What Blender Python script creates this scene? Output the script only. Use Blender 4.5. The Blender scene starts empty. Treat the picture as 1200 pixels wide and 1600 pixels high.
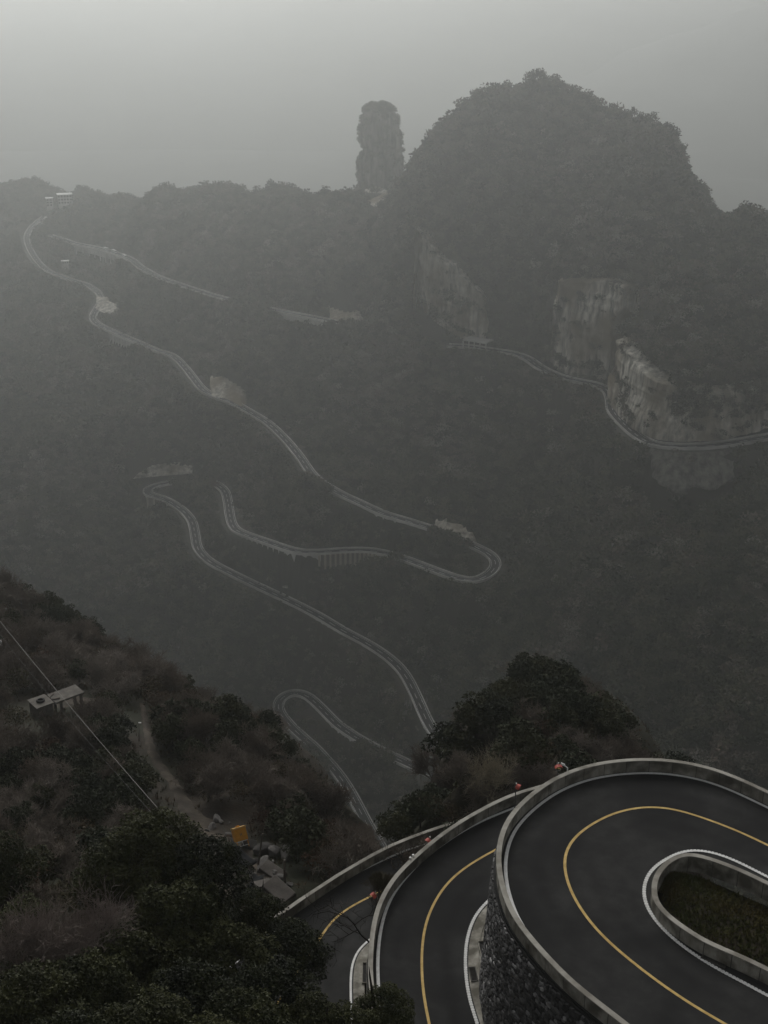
import bpy, bmesh, math, random
import numpy as np
from mathutils import Vector, Matrix, Euler

random.seed(7)
RNG = np.random.default_rng(11)
scene = bpy.context.scene
COL = scene.collection

# ------------------------------------------------------------------ camera
CAMZ = 520.0
FPX, PITCH = 2000.0, math.radians(23)
cam_d = bpy.data.cameras.new('camera')
cam = bpy.data.objects.new('camera', cam_d)
COL.objects.link(cam)
cam.location = (0, 0, CAMZ)
cam.rotation_euler = (math.pi / 2 - PITCH, 0, 0)
cam_d.sensor_fit = 'VERTICAL'
cam_d.sensor_height = 36.0
cam_d.lens = 36.0 * FPX / 1600
cam_d.clip_start = 0.5
cam_d.clip_end = 30000
scene.camera = cam

# ------------------------------------------------------------------ sky, sun, exposure
SUN_EL, SUN_AZ = math.radians(34), math.radians(-12)      # azimuth from +Y towards +X
world = bpy.data.worlds.new('World')
scene.world = world
world.use_nodes = True
wn = world.node_tree.nodes
wl = world.node_tree.links
bg = wn['Background']
sky = wn.new('ShaderNodeTexSky')
sky.sky_type = 'NISHITA'
sky.sun_disc = False
sky.sun_elevation = SUN_EL
sky.sun_rotation = SUN_AZ
sky.dust_density = 6.0
sky.air_density = 1.0
hs = wn.new('ShaderNodeHueSaturation')
hs.inputs['Saturation'].default_value = 0.12
wl.new(sky.outputs[0], hs.inputs['Color'])
wl.new(hs.outputs[0], bg.inputs['Color'])
bg.inputs['Strength'].default_value = 0.068
sun_d = bpy.data.lights.new('sun', 'SUN')
sun_d.energy = 0.68
sun_d.angle = math.radians(25)
sun_d.color = (1.0, 0.985, 0.955)
sun = bpy.data.objects.new('sun', sun_d)
COL.objects.link(sun)
sd = Vector((math.sin(SUN_AZ) * math.cos(SUN_EL), math.cos(SUN_AZ) * math.cos(SUN_EL), math.sin(SUN_EL)))
sun.rotation_euler = sd.to_track_quat('Z', 'Y').to_euler()
sun.location = (0, 0, CAMZ + 200)
scene.view_settings.view_transform = 'Standard'
scene.view_settings.look = 'None'
scene.view_settings.gamma = 1.0
scene.view_settings.use_curve_mapping = False
scene.view_settings.exposure = 0.0
HAZE_DENSITY = 0.00035
HAZE_G = 0.765
cy = scene.cycles
cy.max_bounces = 6
cy.diffuse_bounces = 3
cy.glossy_bounces = 2
cy.volume_bounces = 1
cy.transparent_max_bounces = 8
cy.use_denoising = True
cy.use_adaptive_sampling = False

# ------------------------------------------------------------------ helpers
def tag(o, label=None, cat=None, group=None, kind=None):
    if label: o['label'] = label
    if cat: o['category'] = cat
    if group: o['group'] = group
    if kind: o['kind'] = kind
    return o

def empty(name, loc, rz=0.0):
    o = bpy.data.objects.new(name, None)
    COL.objects.link(o)
    o.location = loc
    o.rotation_euler = (0, 0, rz)
    o.empty_display_size = 0.3
    return o

def link(name, me, mat=None, parent=None, loc=None, smooth=False):
    if mat is not None and len(me.materials) == 0:
        me.materials.append(mat)
    if smooth:
        me.polygons.foreach_set('use_smooth', np.ones(len(me.polygons), dtype=bool))
    o = bpy.data.objects.new(name, me)
    COL.objects.link(o)
    if parent is not None:
        o.parent = parent
    if loc is not None:
        o.location = loc
    return o

def mesh_np(name, V, Fq):
    me = bpy.data.meshes.new(name)
    V = np.asarray(V, dtype=np.float32)
    Fq = np.asarray(Fq, dtype=np.int32)
    n, k = Fq.shape
    me.vertices.add(len(V))
    me.vertices.foreach_set('co', V.ravel())
    me.loops.add(n * k)
    me.loops.foreach_set('vertex_index', Fq.ravel())
    me.polygons.add(n)
    me.polygons.foreach_set('loop_start', np.arange(0, n * k, k, dtype=np.int32))
    me.polygons.foreach_set('loop_total', np.full(n, k, dtype=np.int32))
    me.update(calc_edges=True)
    me.validate()
    return me

def set_attr(me, name, vals):
    a = me.attributes.new(name, 'FLOAT', 'POINT')
    a.data.foreach_set('value', np.asarray(vals, dtype=np.float32))

class MB:
    """collects boxes, tubes and strips into one mesh"""
    def __init__(self): self.v, self.f = [], []
    def add(self, vs, fs):
        b = len(self.v)
        self.v += [tuple(x) for x in vs]
        self.f += [tuple(b + i for i in f) for f in fs]
    def box(self, c, s, M=None, taper=1.0):
        x, y, z = (q / 2 for q in s)
        vs = [Vector((sx * x * (taper if sz > 0 else 1), sy * y * (taper if sz > 0 else 1), sz * z)) for sz in (-1, 1) for sy in (-1, 1) for sx in (-1, 1)]
        if M is not None: vs = [M @ q for q in vs]
        vs = [q + Vector(c) for q in vs]
        self.add(vs, [(0, 2, 3, 1), (4, 5, 7, 6), (0, 1, 5, 4), (2, 6, 7, 3), (0, 4, 6, 2), (1, 3, 7, 5)])
    def tube(self, pts, r, n=8, cap=True):
        pts = [Vector(p) for p in pts]
        rs = r if isinstance(r, (list, tuple)) else [r] * len(pts)
        rings = []
        for i, p in enumerate(pts):
            t = (pts[min(i + 1, len(pts) - 1)] - pts[max(i - 1, 0)]).normalized()
            a = t.orthogonal().normalized() if abs(t.z) > 0.9 else t.cross(Vector((0, 0, 1))).normalized()
            b = t.cross(a)
            rings.append([p + (a * math.cos(2 * math.pi * k / n) + b * math.sin(2 * math.pi * k / n)) * rs[i] for k in range(n)])
        fs = []
        for i in range(len(pts) - 1):
            for k in range(n):
                fs.append((i * n + k, i * n + (k + 1) % n, (i + 1) * n + (k + 1) % n, (i + 1) * n + k))
        if cap:
            fs.append(tuple(range(n - 1, -1, -1)))
            fs.append(tuple((len(pts) - 1) * n + k for k in range(n)))
        self.add([q for rr in rings for q in rr], fs)
    def mesh(self, name):
        me = bpy.data.meshes.new(name)
        me.from_pydata(self.v, [], self.f)
        me.update()
        return me
    def build(self, name, mat, parent=None, smooth=False):
        return link(name, self.mesh(name), mat, parent, smooth=smooth)

def hash2(ix, iy, iz, seed):
    h = (ix * 374761393 + iy * 668265263 + iz * 2147483647 + seed * 974634777) & 0xffffffff
    h = ((h ^ (h >> 13)) * 1274126177) & 0xffffffff
    return ((h ^ (h >> 16)) & 0xffff) / 65535.0

def vnoise(x, y, z=0.0, seed=0):
    x, y, z = np.broadcast_arrays(np.asarray(x, float), np.asarray(y, float), np.asarray(z, float))
    ix, iy, iz = (np.floor(q).astype(np.int64) for q in (x, y, z))
    fx, fy, fz = x - ix, y - iy, z - iz
    fx, fy, fz = (q * q * (3 - 2 * q) for q in (fx, fy, fz))
    r = 0
    for a in (0, 1):
        for b in (0, 1):
            for c in (0, 1):
                w = (fx if a else 1 - fx) * (fy if b else 1 - fy) * (fz if c else 1 - fz)
                r = r + w * hash2(ix + a, iy + b, iz + c, seed)
    return r * 2 - 1

def fbm(x, y, z=0.0, o=4, seed=0):
    r, a, t = 0, 1.0, 0
    for k in range(o):
        f = 2.03 ** k
        r = r + a * vnoise(np.asarray(x) * f, np.asarray(y) * f, np.asarray(z) * f, seed + k)
        t += a
        a *= 0.5
    return r / t

# pixel of the 1200 x 1600 survey photograph -> direction / point at a height below the camera
def pdir(px, py):
    x, y = (px - 600) / FPX, (800 - py) / FPX
    return np.array([x, math.cos(PITCH) + y * math.sin(PITCH), -math.sin(PITCH) + y * math.cos(PITCH)])
def onz(px, py, z):
    d = pdir(px, py)
    return d * (z / d[2]) + np.array([0, 0, CAMZ])
def atd(px, py, dist):
    d = pdir(px, py)
    return d * (dist / d[1]) + np.array([0, 0, CAMZ])
def project(P):
    P = np.asarray(P, float)
    y, z = P[..., 1], P[..., 2] - CAMZ
    dep = y * math.cos(PITCH) - z * math.sin(PITCH)
    up = y * math.sin(PITCH) + z * math.cos(PITCH)
    dep = np.where(np.abs(dep) < 1e-3, 1e-3, dep)
    return 600 + FPX * P[..., 0] / dep, 800 - FPX * up / dep, dep

def smooth_curve(P, step=0.5, sig=0.0, ext=(0, 0)):
    """resample a polyline evenly, smooth it, and lengthen its ends"""
    P = np.asarray(P, float)
    Q = [P[0]]
    n = len(P)
    for i in range(n - 1):                                   # Catmull-Rom
        p0, p1, p2, p3 = P[max(i - 1, 0)], P[i], P[i + 1], P[min(i + 2, n - 1)]
        for t in np.linspace(0, 1, 9)[1:]:
            Q.append(0.5 * ((2 * p1) + (-p0 + p2) * t + (2 * p0 - 5 * p1 + 4 * p2 - p3) * t * t + (-p0 + 3 * p1 - 3 * p2 + p3) * t ** 3))
    Q = np.array(Q)
    if ext[0]:
        d = Q[0] - Q[min(12, len(Q) - 1)]
        Q = np.vstack([Q[0] + d / np.linalg.norm(d) * ext[0], Q])
    if ext[1]:
        d = Q[-1] - Q[-min(12, len(Q) - 1)]
        Q = np.vstack([Q, Q[-1] + d / np.linalg.norm(d) * ext[1]])
    s = np.r_[0, np.cumsum(np.linalg.norm(np.diff(Q[:, :2], axis=0), axis=1))]
    t = np.arange(0, s[-1], step)
    R = np.stack([np.interp(t, s, Q[:, k]) for k in range(Q.shape[1])], 1)
    if sig > 0:
        k = int(3 * sig / step) + 1
        g = np.exp(-0.5 * (np.arange(-k, k + 1) * step / sig) ** 2)
        g /= g.sum()
        pad = np.vstack([2 * R[0] - R[k:0:-1], R, 2 * R[-1] - R[-2:-k - 2:-1]]) if len(R) > k + 2 else None
        if pad is not None:
            R = np.stack([np.convolve(pad[:, c], g, 'valid') for c in range(R.shape[1])], 1)
    return R

def normals2(R):
    T = np.gradient(R[:, :2], axis=0)
    T /= np.linalg.norm(T, axis=1, keepdims=True) + 1e-9
    return np.stack([-T[:, 1], T[:, 0]], 1)                  # left of travel

def sweep(R, prof, N=None):
    """sweep a closed cross-section [(offset to the left, height)] along R"""
    N = normals2(R) if N is None else N
    n, k = len(R), len(prof)
    V = np.zeros((n, k, 3))
    for j, (o, h) in enumerate(prof):
        V[:, j, :2] = R[:, :2] + N * o
        V[:, j, 2] = R[:, 2] + h
    F = []
    for i in range(n - 1):
        for j in range(k):
            F.append((i * k + j, i * k + (j + 1) % k, (i + 1) * k + (j + 1) % k, (i + 1) * k + j))
    F.append(tuple(range(k - 1, -1, -1)))
    F.append(tuple((n - 1) * k + j for j in range(k)))
    return [tuple(v) for v in V.reshape(-1, 3)], F

def strip(name, R, w, h, mat, parent, z=None):
    me = bpy.data.meshes.new(name)
    v, f = sweep(R, [(-w / 2, h - 0.02), (w / 2, h - 0.02), (w / 2, h), (-w / 2, h)])
    me.from_pydata(v, [], f)
    me.update()
    return link(name, me, mat, parent)

# ------------------------------------------------------------------ materials
def mat(name, c1, c2=None, scale=1.0, rough=0.85, bump=0.0, bscale=None, detail=6, stretch=None, rand=0.0, c3=None, s3=0.1, spec=0.3, tone=False, coords='Object'):
    m = bpy.data.materials.new(name)
    m.use_nodes = True
    nt = m.node_tree
    N, L = nt.nodes, nt.links
    b = N['Principled BSDF']
    b.inputs['Roughness'].default_value = rough
    b.inputs['Specular IOR Level'].default_value = spec
    tc = N.new('ShaderNodeTexCoord')
    vec = tc.outputs[coords]
    if coords == 'World':
        pass
    if stretch:
        mp = N.new('ShaderNodeMapping')
        mp.inputs['Scale'].default_value = stretch
        L.new(vec, mp.inputs[0])
        vec = mp.outputs[0]
    col = None
    if c2 is not None:
        nz = N.new('ShaderNodeTexNoise')
        nz.inputs['Scale'].default_value = scale
        nz.inputs['Detail'].default_value = detail
        nz.inputs['Roughness'].default_value = 0.62
        L.new(vec, nz.inputs['Vector'])
        cr = N.new('ShaderNodeValToRGB')
        cr.color_ramp.elements[0].position = 0.33
        cr.color_ramp.elements[1].position = 0.67
        cr.color_ramp.elements[0].color = (*c1, 1)
        cr.color_ramp.elements[1].color = (*c2, 1)
        L.new(nz.outputs['Fac'], cr.inputs[0])
        col = cr.outputs[0]
    else:
        rgb = N.new('ShaderNodeRGB')
        rgb.outputs[0].default_value = (*c1, 1)
        col = rgb.outputs[0]
    if c3 is not None:
        n3 = N.new('ShaderNodeTexNoise')
        n3.inputs['Scale'].default_value = s3
        n3.inputs['Detail'].default_value = 4
        L.new(tc.outputs[coords], n3.inputs['Vector'])
        r3 = N.new('ShaderNodeValToRGB')
        r3.color_ramp.elements[0].position = 0.42
        r3.color_ramp.elements[1].position = 0.62
        L.new(n3.outputs['Fac'], r3.inputs[0])
        mx = N.new('ShaderNodeMix')
        mx.data_type = 'RGBA'
        L.new(r3.outputs[0], mx.inputs[0])
        L.new(col, mx.inputs[6])
        mx.inputs[7].default_value = (*c3, 1)
        col = mx.outputs[2]
    if rand:
        oi = N.new('ShaderNodeObjectInfo')
        mr = N.new('ShaderNodeMapRange')
        mr.inputs['To Min'].default_value = 1 - rand
        mr.inputs['To Max'].default_value = 1 + rand
        L.new(oi.outputs['Random'], mr.inputs[0])
        hv = N.new('ShaderNodeHueSaturation')
        L.new(mr.outputs[0], hv.inputs['Value'])
        L.new(col, hv.inputs['Color'])
        col = hv.outputs[0]
    if tone:
        at = N.new('ShaderNodeAttribute')
        at.attribute_name = 'tone'
        hv = N.new('ShaderNodeHueSaturation')
        L.new(at.outputs['Fac'], hv.inputs['Value'])
        L.new(col, hv.inputs['Color'])
        col = hv.outputs[0]
    L.new(col, b.inputs['Base Color'])
    if bump:
        bn = N.new('ShaderNodeTexNoise')
        bn.inputs['Scale'].default_value = bscale or scale * 4
        bn.inputs['Detail'].default_value = 5
        L.new(vec, bn.inputs['Vector'])
        bp = N.new('ShaderNodeBump')
        bp.inputs['Strength'].default_value = 0.7
        bp.inputs['Distance'].default_value = bump
        L.new(bn.outputs['Fac'], bp.inputs['Height'])
        L.new(bp.outputs[0], b.inputs['Normal'])
    return m

M_ASPH = mat('asphalt', (0.031, 0.031, 0.0305), (0.046, 0.0455, 0.044), 0.9, 0.9, 0.004, 60, c3=(0.024, 0.024, 0.024), s3=0.16, spec=0.06, tone=True)
M_FASPH = mat('worn_asphalt', (0.025, 0.025, 0.026), (0.036, 0.036, 0.036), 0.1, 0.9, spec=0.05)
M_WHITE = mat('white_paint', (0.70, 0.70, 0.67), (0.90, 0.90, 0.88), 2.5, 0.7)
M_YELL = mat('yellow_paint', (0.46, 0.30, 0.085), (0.70, 0.50, 0.17), 1.6, 0.7)
M_CONC = mat('concrete', (0.20, 0.188, 0.155), (0.40, 0.385, 0.34), 1.3, 0.9, 0.01, 9, rand=0.15, c3=(0.12, 0.112, 0.092), s3=0.8, stretch=(1, 1, 0.35), spec=0.1)
M_COPE = mat('worn_skylit_coping', (0.33, 0.315, 0.275), (0.48, 0.46, 0.41), 0.8, 0.9, c3=(0.22, 0.205, 0.175), s3=0.5, spec=0.1)  # worn cap, paler than the faces: sky light on wall tops put into colour
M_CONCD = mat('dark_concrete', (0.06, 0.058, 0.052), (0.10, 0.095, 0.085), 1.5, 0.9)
M_FCONC = mat('pale_concrete', (0.40, 0.395, 0.37), (0.64, 0.63, 0.60), 0.06, 0.9)
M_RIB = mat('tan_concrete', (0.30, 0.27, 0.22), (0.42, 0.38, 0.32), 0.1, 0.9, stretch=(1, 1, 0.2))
M_PANEL = mat('dark_panel', (0.13, 0.115, 0.095), (0.22, 0.20, 0.17), 0.12, 0.9, stretch=(1, 1, 0.2))  # darker than the ribs it stands between
M_STONE = mat('wall_stone', (0.9, 0.88, 0.85), (1.0, 1.0, 1.0), 3.0, 0.8, 0.02, 8, tone=True)
M_MORTAR = mat('mortar', (0.02, 0.02, 0.02), (0.045, 0.043, 0.04), 2.0, 0.95, 0.03, 6)
M_ROCK = mat('cliff_rock', (0.07, 0.068, 0.063), (0.72, 0.685, 0.60), 0.12, 0.92, 0.9, 0.35, stretch=(2.2, 2.2, 0.30), detail=10, c3=(0.19, 0.155, 0.11), s3=0.03, spec=0.1)
M_PILL = mat('pillar_rock', (0.035, 0.035, 0.032), (0.22, 0.21, 0.185), 0.10, 0.92, 0.9, 0.35, stretch=(2.2, 2.2, 0.30), detail=10, spec=0.1)
M_LITTER = mat('leaf_litter', (0.018, 0.014, 0.010), (0.045, 0.034, 0.022), 0.35, 0.95, 0.1, 3, c3=(0.022, 0.024, 0.012), s3=0.06)
M_DIRT = mat('bare_earth', (0.045, 0.036, 0.026), (0.10, 0.082, 0.062), 0.6, 0.95, 0.08, 3, c3=(0.03, 0.024, 0.017), s3=0.35)
M_SLOPE = mat('forest_floor', (0.018, 0.020, 0.014), (0.034, 0.034, 0.025), 0.02, 0.95, c3=(0.04, 0.035, 0.025), s3=0.006)
M_FARHILL = mat('far_forest', (0.03, 0.034, 0.028), (0.06, 0.062, 0.055), 0.008, 0.95)
M_BARK = mat('bark', (0.03, 0.024, 0.018), (0.06, 0.05, 0.04), 4.0, 0.95)
M_PALEBARK = mat('pale_bark', (0.16, 0.14, 0.11), (0.22, 0.2, 0.16), 4.0, 0.95)

def leafmat(name, cols, rough=0.55, spec=0.35, scale=0.25):
    """leaf colour from a ramp driven by the plant's own random number and a noise"""
    m = bpy.data.materials.new(name)
    m.use_nodes = True
    N, L = m.node_tree.nodes, m.node_tree.links
    b = N['Principled BSDF']
    b.inputs['Roughness'].default_value = rough
    b.inputs['Specular IOR Level'].default_value = spec
    oi = N.new('ShaderNodeObjectInfo')
    tc = N.new('ShaderNodeNewGeometry')
    nz = N.new('ShaderNodeTexNoise')
    nz.inputs['Scale'].default_value = scale
    nz.inputs['Detail'].default_value = 5
    L.new(tc.outputs['Position'], nz.inputs['Vector'])
    a = N.new('ShaderNodeMath'); a.operation = 'MULTIPLY_ADD'
    L.new(nz.outputs['Fac'], a.inputs[0]); a.inputs[1].default_value = 1.5; a.inputs[2].default_value = -0.6
    c = N.new('ShaderNodeMath'); c.operation = 'MULTIPLY_ADD'
    L.new(oi.outputs['Random'], c.inputs[0]); c.inputs[1].default_value = 0.8
    L.new(a.outputs[0], c.inputs[2])
    cr = N.new('ShaderNodeValToRGB')
    el = cr.color_ramp.elements
    el[0].position = 0.0; el[0].color = (*cols[0], 1)
    el[1].position = 1.0; el[1].color = (*cols[-1], 1)
    for i in range(1, len(cols) - 1):
        el.new(i / (len(cols) - 1)).color = (*cols[i], 1)
    L.new(c.outputs[0], cr.inputs[0])
    L.new(cr.outputs[0], b.inputs['Base Color'])
    return m

M_LEAF = leafmat('evergreen_leaf', [(0.008, 0.011, 0.004), (0.021, 0.026, 0.008), (0.056, 0.060, 0.020), (0.028, 0.031, 0.010)], 0.6, 0.12, 0.7)  # the brightest ramp tone puts the look of lit leaf clumps into colour
M_LEAF2 = leafmat('dark_leaf', [(0.016, 0.021, 0.010), (0.028, 0.034, 0.015), (0.048, 0.048, 0.020)], 0.7, 0.1, 0.12)
M_BROWN = leafmat('dry_leaf', [(0.050, 0.028, 0.018), (0.075, 0.050, 0.030), (0.060, 0.055, 0.028), (0.10, 0.058, 0.036)], 0.8, 0.1, 0.1)
M_TWIG = leafmat('twig_bark', [(0.10, 0.082, 0.065), (0.18, 0.155, 0.13), (0.13, 0.105, 0.083), (0.25, 0.22, 0.19)], 0.9, 0.1, 0.05)
M_PALETWIG = leafmat('pale_twig_bark', [(0.24, 0.21, 0.15), (0.36, 0.32, 0.24)], 0.9, 0.1, 0.2)
M_FOREST = leafmat('forest_leaf', [(0.010, 0.015, 0.008), (0.030, 0.038, 0.020), (0.066, 0.070, 0.040), (0.11, 0.10, 0.065)], 0.8, 0.08, 0.035)
M_FOREST2 = leafmat('winter_wood', [(0.055, 0.048, 0.036), (0.14, 0.125, 0.10), (0.10, 0.078, 0.06), (0.22, 0.205, 0.175)], 0.9, 0.05, 0.03)
M_GRASS = leafmat('rough_grass', [(0.055, 0.038, 0.016), (0.080, 0.068, 0.022), (0.050, 0.060, 0.018), (0.11, 0.068, 0.028)], 0.8, 0.1, 0.35)

# ------------------------------------------------------------------ survey: far roads (px, py, metres below camera / 1.5)
K = 1.5
R_MAIN = [(70,338,-222),(57,348,-222.5),(46,360,-223),(42,376,-224),(54,402,-226),(75,423,-228),(110,437,-229),(135,445,-230),(153,457,-231),(158,470,-231.7),(150,485,-232.4),(145,497,-233),(155,508,-234),(185,522,-235),(215,535,-236),(245,548,-237),(271,557,-238),(292,578,-239),(315,607,-241),(333,618,-242),(367,631,-243.5),(396,647,-245),(421,663,-246),(446,687,-247.5),(467,712,-248.7),(492,746,-250),(525,768,-252),(558,784,-254),(600,803,-256),(640,815,-257.5),(677,827,-259),(715,842,-260.5),(748,857,-262),(769,869,-263),(775,884,-264),(763,898,-265),(742,907,-266),(712,903,-267),(660,884,-269),(625,871,-270.5),(584,861,-272),(543,860,-273),(497,863,-274),(462,861,-275),(415,846,-276.5),(376,832,-278),(364,822,-278.5),(359,805,-279),(356,784,-279.6),(350,766,-280.3),(330,753,-281.5),(300,750,-283),(268,754,-285),(243,759,-286),(229,766,-287),(234,773,-287.6),(257,780,-288.2),(281,794,-288.9),(299,813,-289.7),(305,837,-290.5),(309,857,-291.3),(327,877,-292.7),(362,896,-294.3),(403,916,-296.2),(450,938,-298),(497,962,-300),(537,986,-302),(578,1008,-304),(611,1031,-305.5),(633,1055,-306.6),(650,1088,-308),(668,1128,-309.5),(687,1157,-310.6),(707,1177,-311.6),(735,1195,-313),(758,1212,-314.5),(765,1228,-316),(750,1236,-318),(715,1228,-320),(680,1212,-322),(640,1195,-324),(600,1176,-326),(573,1162,-328),(550,1148,-330),(527,1132,-332),(510,1115,-334),(493,1098,-336),(479,1087,-337),(462,1082,-337.5),(446,1086,-338),(435,1098,-338.5),(437,1113,-339),(450,1130,-339.5),(467,1147,-340),(490,1167,-341),(508,1186,-342),(527,1208,-343),(543,1231,-344.2),(558,1258,-345.2),(571,1283,-346.3),(588,1313,-347.5),(606,1345,-349),(622,1375,-350.2)]
R_RIDGE = [(78,368,-220),(95,373,-219.5),(115,380,-219),(150,387,-217.5),(185,397,-215.7),(205,406,-214.6),(222,419,-213.6),(250,434,-212),(290,448,-210),(330,461,-208),(372,472,-206),(425,484,-204),(450,489,-203),(492,497,-201.5),(540,507,-200),(580,516,-199)]
R_CLIFF = [(700,540,-198.8),(735,542,-198.4),(765,547,-198),(800,552,-197.4),(825,561,-196.9),(845,575,-196.2),(870,587,-195.7),(900,595,-195.3),(930,601,-195),(948,609,-194.6),(955,623,-194.2),(957,640,-193.8),(972,659,-193.3),(995,680,-192.8),(1018,693,-192.3),(1042,697,-192),(1080,698,-191.5),(1125,695,-191),(1175,687,-190.3),(1230,677,-189.5),(1290,664,-189)]

def far_curve(L, step=3.0, sig=4.0):
    return smooth_curve([onz(a, b, c * K) for a, b, c in L], step, sig)
C_MAIN, C_RIDGE, C_CLIFF = far_curve(R_MAIN), far_curve(R_RIDGE), far_curve(R_CLIFF)
FAR_ROADS = [C_MAIN, C_RIDGE, C_CLIFF]

# cliffs: bottom edge and top edge, (px, py, z/1.5)
CLIFFS = {
 'left':   ([(648,432,-163),(662,470,-177),(700,500,-187),(735,520,-192),(770,524,-193)],
            [(648,352,-132),(672,362,-136),(694,398,-148),(730,425,-157),(765,460,-170)]),
 'middle': ([(858,545,-188),(880,562,-191),(905,572,-191.3),(935,576,-191),(966,582,-190.5)],
            [(868,436,-148),(885,428,-146),(920,434,-146),(960,432,-143),(988,440,-142)]),
 'right':  ([(958,606,-191.5),(985,642,-189.3),(1012,664,-188.6),(1045,674,-188.2),(1085,675,-187.4),(1130,671,-186.4),(1180,663,-185.4),(1250,650,-184)],
            [(966,515,-159),(984,530,-159),(1008,556,-161.5),(1036,578,-164),(1085,590,-165.5),(1130,594,-166),(1180,596,-166.5),(1250,586,-164)]),
}
# terrain survey points of the far mountain (px, py, z/1.5)
T_FAR = [(0,500,-245),(0,700,-262),(0,850,-285),(100,850,-288),(150,950,-310),(250,1000,-320),(300,1060,-330),(100,650,-257),(200,660,-253),(130,780,-283),(170,740,-277),(380,1000,-316),(480,1040,-323),(560,1080,-321),(600,1130,-322),(0,1000,-322),(150,1100,-345),(300,1180,-350),
 (800,620,-214),(800,700,-230),(900,700,-214),(900,800,-229),(900,900,-243),(900,1000,-257),(850,950,-259),(1000,800,-213),(1000,900,-229),(1000,1050,-249),(1100,800,-208),(1200,800,-203),(1200,950,-218),(1200,1100,-232),(1100,1150,-245),(1200,1200,-242),(700,1000,-290),(665,1060,-303),(740,940,-274),(800,1050,-285),(900,1150,-290),(1000,1200,-278),(1000,760,-206.5),(1080,765,-203.5),(1150,740,-199),
 (130,345,-208),(300,355,-181),(300,290,-162),(450,290,-153),(450,400,-178),(540,292,-143),(540,400,-172),(600,335,-152),(600,450,-182),(600,600,-218),(650,700,-239),(700,620,-215),(550,660,-233),(450,590,-228),(370,290,-159),(200,360,-196),(250,300,-174),(380,560,-225),(640,420,-168),(640,560,-203),
 (0,292,-218),(60,288,-205),(120,299,-199),(180,303,-189),(0,400,-229),(20,340,-221),
 (800,520,-190),(800,440,-161),(845,500,-178),(800,480,-176),
 (1100,500,-149),(1200,500,-147),(1100,400,-131),(1200,400,-127),(1150,342,-120),(1210,342,-118),(1095,340,-124),(1020,500,-150),(1000,440,-139),
 (700,300,-122),(750,300,-118),(800,350,-131),(850,350,-127),(900,350,-123),(1000,350,-119),(850,250,-103),(750,220,-93),(950,250,-97),(1030,262,-98),(760,400,-146),(700,355,-130),(850,400,-138),
 (672,240,-100),(690,208,-91),(726,164,-77),(762,149,-71),(800,149,-70),(845,131,-63),(880,141,-66),(920,164,-74),(950,184,-79),(985,194,-81),(1022,206,-86),(1050,216,-89),(1078,262,-102),(1088,306,-116),(1099,334,-127),(1112,350,-132.5),(1140,356,-134),(1180,356,-134),(652,266,-112),(632,268,-122),
 (600,1450,-353),(300,1330,-354),(900,1420,-320),(1200,1420,-262),(750,1300,-330),(0,1200,-352)]
CREST = [(0,292,-218),(60,288,-205),(120,299,-199),(250,300,-174),(370,290,-159),(450,290,-153),(540,292,-143),(632,268,-122),(672,240,-100),(726,164,-77),(800,149,-70),(845,131,-63),(920,164,-74),(985,194,-81),(1050,216,-89),(1150,342,-120),(1210,342,-118)]

class RBF:
    def __init__(self, P, c, lam=0.0):
        self.P, self.c = P[:, :2], c
        n = len(P)
        r = np.linalg.norm(self.P[:, None] - self.P[None], axis=2)
        A = np.zeros((n + 3, n + 3))
        A[:n, :n] = -np.sqrt(r * r + c * c) - lam * np.eye(n) * -1
        A[:n, n] = 1; A[:n, n + 1:] = self.P * 1e-2
        A[n, :n] = 1; A[n + 1:, :n] = self.P.T * 1e-2
        b = np.r_[P[:, 2], 0, 0, 0]
        self.w = np.linalg.solve(A, b)
    def __call__(self, X):
        out = np.zeros(len(X))
        n = len(self.P)
        for i in range(0, len(X), 8000):
            x = X[i:i + 8000]
            r2 = ((x[:, None] - self.P[None]) ** 2).sum(2)
            out[i:i + 8000] = -np.sqrt(r2 + self.c ** 2) @ self.w[:n] + self.w[n] + (x * 1e-2) @ self.w[n + 1:]
        return out

def near_curve(X, R, chunk=4000):
    """distance of every point to a dense curve and the index of the closest sample"""
    X = np.asarray(X)[:, :2]
    d, j = np.zeros(len(X)), np.zeros(len(X), int)
    for i in range(0, len(X), chunk):
        r2 = ((X[i:i + chunk, None] - R[None, :, :2]) ** 2).sum(2)
        j[i:i + chunk] = r2.argmin(1)
        d[i:i + chunk] = np.sqrt(r2.min(1))
    return d, j

def dedupe(P, dmin):
    keep = []
    for p in P:
        if all((p[0] - q[0]) ** 2 + (p[1] - q[1]) ** 2 > dmin * dmin for q in keep):
            keep.append(p)
    return np.array(keep)

pts = []
for R in FAR_ROADS:
    for p in R[::9]: pts.append(p - np.array([0, 0, 1.5]))
for b, t in CLIFFS.values():
    for q in b[::2]: pts.append(onz(q[0], q[1], q[2] * K))
    for q in t:
        pts.append(onz(q[0], q[1], q[2] * K) + np.array([0, 9, 1]))
        pts.append(onz(q[0], q[1], q[2] * K) + np.array([0, 34, 9]))
for q in T_FAR: pts.append(onz(q[0], q[1], q[2] * K))
for q in CREST:
    p = onz(q[0], q[1], q[2] * K)
    pts.append(p + np.array([0, 170, -75]) if q[0] != 1050 else p + np.array([-30, 170, -60]))
    pts.append(p + np.array([0, 420, -200]))
rbf = RBF(dedupe(np.array(pts), 14), 12, 2.0)

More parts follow.
